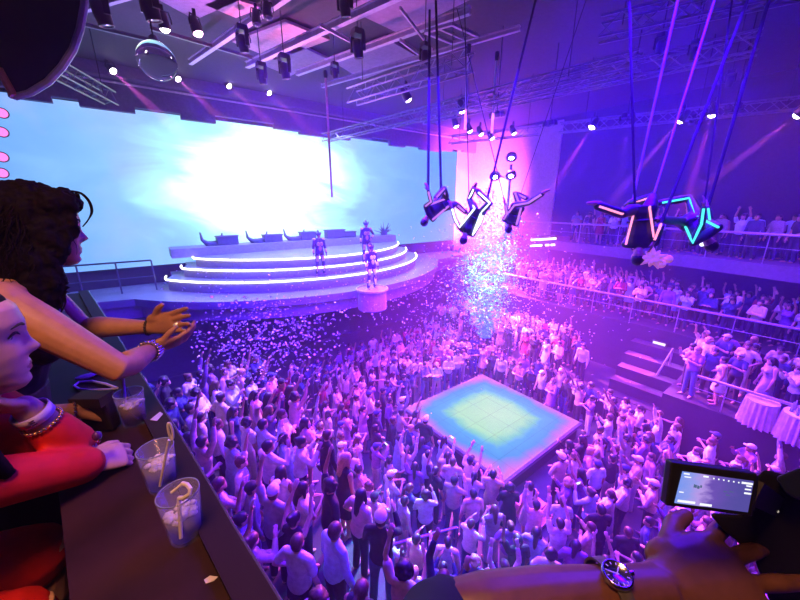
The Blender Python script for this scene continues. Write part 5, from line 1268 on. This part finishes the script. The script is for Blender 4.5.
for a in ((.20,.34,.24,.44),(.25,.36,.28,.46),(.29,.33,.31,.42),(.62,.42,.67,.45),(.70,.40,.76,.43),(.66,.52,.72,.55)): ic.add(*slab((L3(a[0],a[1]),L3(a[2],a[1]+.02),L3(a[2],a[3]),L3(a[0],a[3])),-.0013,-.0007))
obj('picture_figures',ic,glow('icon_dim',(.12,.2,.35),.6),fl)
CAXIS=ray(800,520).normalized()
def ex2(pts,d0,d1):
    n=len(pts); A=[P(*p,d0) for p in pts]; B=[P(*p,d0)+CAXIS*(d1-d0)+((sum(A,V())/n)-P(*p,d0))*.08 for p in pts]
    return A+B,[tuple(range(n)),tuple(range(2*n-1,n-1,-1))]+[(i,(i+1)%n,n+(i+1)%n,n+i) for i in range(n)]
bd=obj('body',MB().add(*ex2([(752,480),(764,468),(800,478),(870,480),(900,640),(800,640),(768,600),(752,556),(722,530),(706,512),(740,514)],.50,.62)),cm,t); bevel(bd,.006)
obj('hinge',MB().tube([TR.lerp(BR,.1)+fw*.008,TR.lerp(BR,.9)+fw*.008],.007,10),cm,t); obj('hinge_arm',MB().bar(TR.lerp(BR,.5)+fw*.01,P(775,505,.53),.02,.03),cm,t)
vf=obj('viewfinder',MB().add(*ex2([(775,477),(797,468),(830,468),(840,497),(795,499),(786,494)],.46,.60)),mat('viewfinder_plastic',(.02,.03,.07),.4),t); bevel(vf,.004)
obj('lens_barrel',MB().lathe([(.034,0),(.036,.04),(.032,.045),(.028,.03)],P(815,560,.62),Matrix((cx,up,fw)).transposed(),24),cm,t,smooth=True)
obj('indicator_lamp',MB().ell(P(777,511,.497),.0022),glow('indicator',(.7,.6,.5),.6),t)
# ---------------------------------------------------------------- light
W=lamp
def area(loc,col,e,aim,size,sy,spread=140):
    o=lamp('AREA',loc,col,e,aim=aim,size=size,sy=sy); o.data.spread=math.radians(spread); return o
DB=(.05,.0,1.0); KP=(1,.20,.85)
# deep blue washes hung below the rig, pink key lamps among them
area((9,6,10.9),DB,6200,(9,6,0),8,8)
area((15.5,3.5,10.0),DB,650,(15.5,3.5,0),5,8)
area((3.5,8.5,10.9),DB,2100,(3.5,9,0),4,6)
area((5.5,1.5,10.9),DB,800,(5.5,1.2,0),4,3)
area((9.5,7.5,11.0),KP,480,(9.5,7,0),3,3,110)
area((10,1.5,10.9),KP,150,(10.5,1.5,0),3,3,110)
area((15,2,10.8),KP,130,(15.5,2,2),2,4,110)
area((3.5,8,10.9),KP,110,(3.5,8,0),3,3,110)
# stage wash, pale blue; ceiling bays catch a pink uplight
area((7.5,15.5,11.3),(.20,.26,1),1900,(7.5,17,4.5),10,2,150)
lamp('SPOT',(9,6.5,10.9),(.12,.8,1),600,aim=(9.2,6.6,0),size=.3,spot=46,blend=.7)
lamp('SPOT',(4,13,8.5),(1,.25,.7),1500,aim=(3.6,9,13.4),size=.4,spot=95,blend=.8)
lamp('SPOT',(1.5,15,8.5),(.4,.25,1),1200,aim=(2,12,13.4),size=.4,spot=110,blend=.8)
# magenta fill pouring out of the far corner
lamp('SPOT',(19.5,18.5,10.8),MAG,112000,aim=(15.5,9,3),size=.4,spot=38,blend=.6)
lamp('SPOT',(20.5,16.5,10.0),MAG,80000,aim=(13,10,5),size=.4,spot=42,blend=.6)
lamp('SPOT',(18.5,14.5,6.6),MAG,22000,aim=(22.3,19.6,9.5),size=.3,spot=95,blend=.7)
lamp('SPOT',(17.5,16.5,6.2),(1,.2,.9),14000,aim=(21.8,20.2,8.5),size=.3,spot=80,blend=.7)
lamp('SPOT',(6.5,11,10.8),(1,.55,1),6000,aim=(2.6,9.4,4.2),size=.2,spot=34,blend=.6)  # unseen spot added to brighten the white confetti burst
# warm lamp over our own balcony, under the added low ceiling
area((-.35,.2,9.4),(1,.42,.20),31,(-.25,1.0,7.5),.5,.5,170)
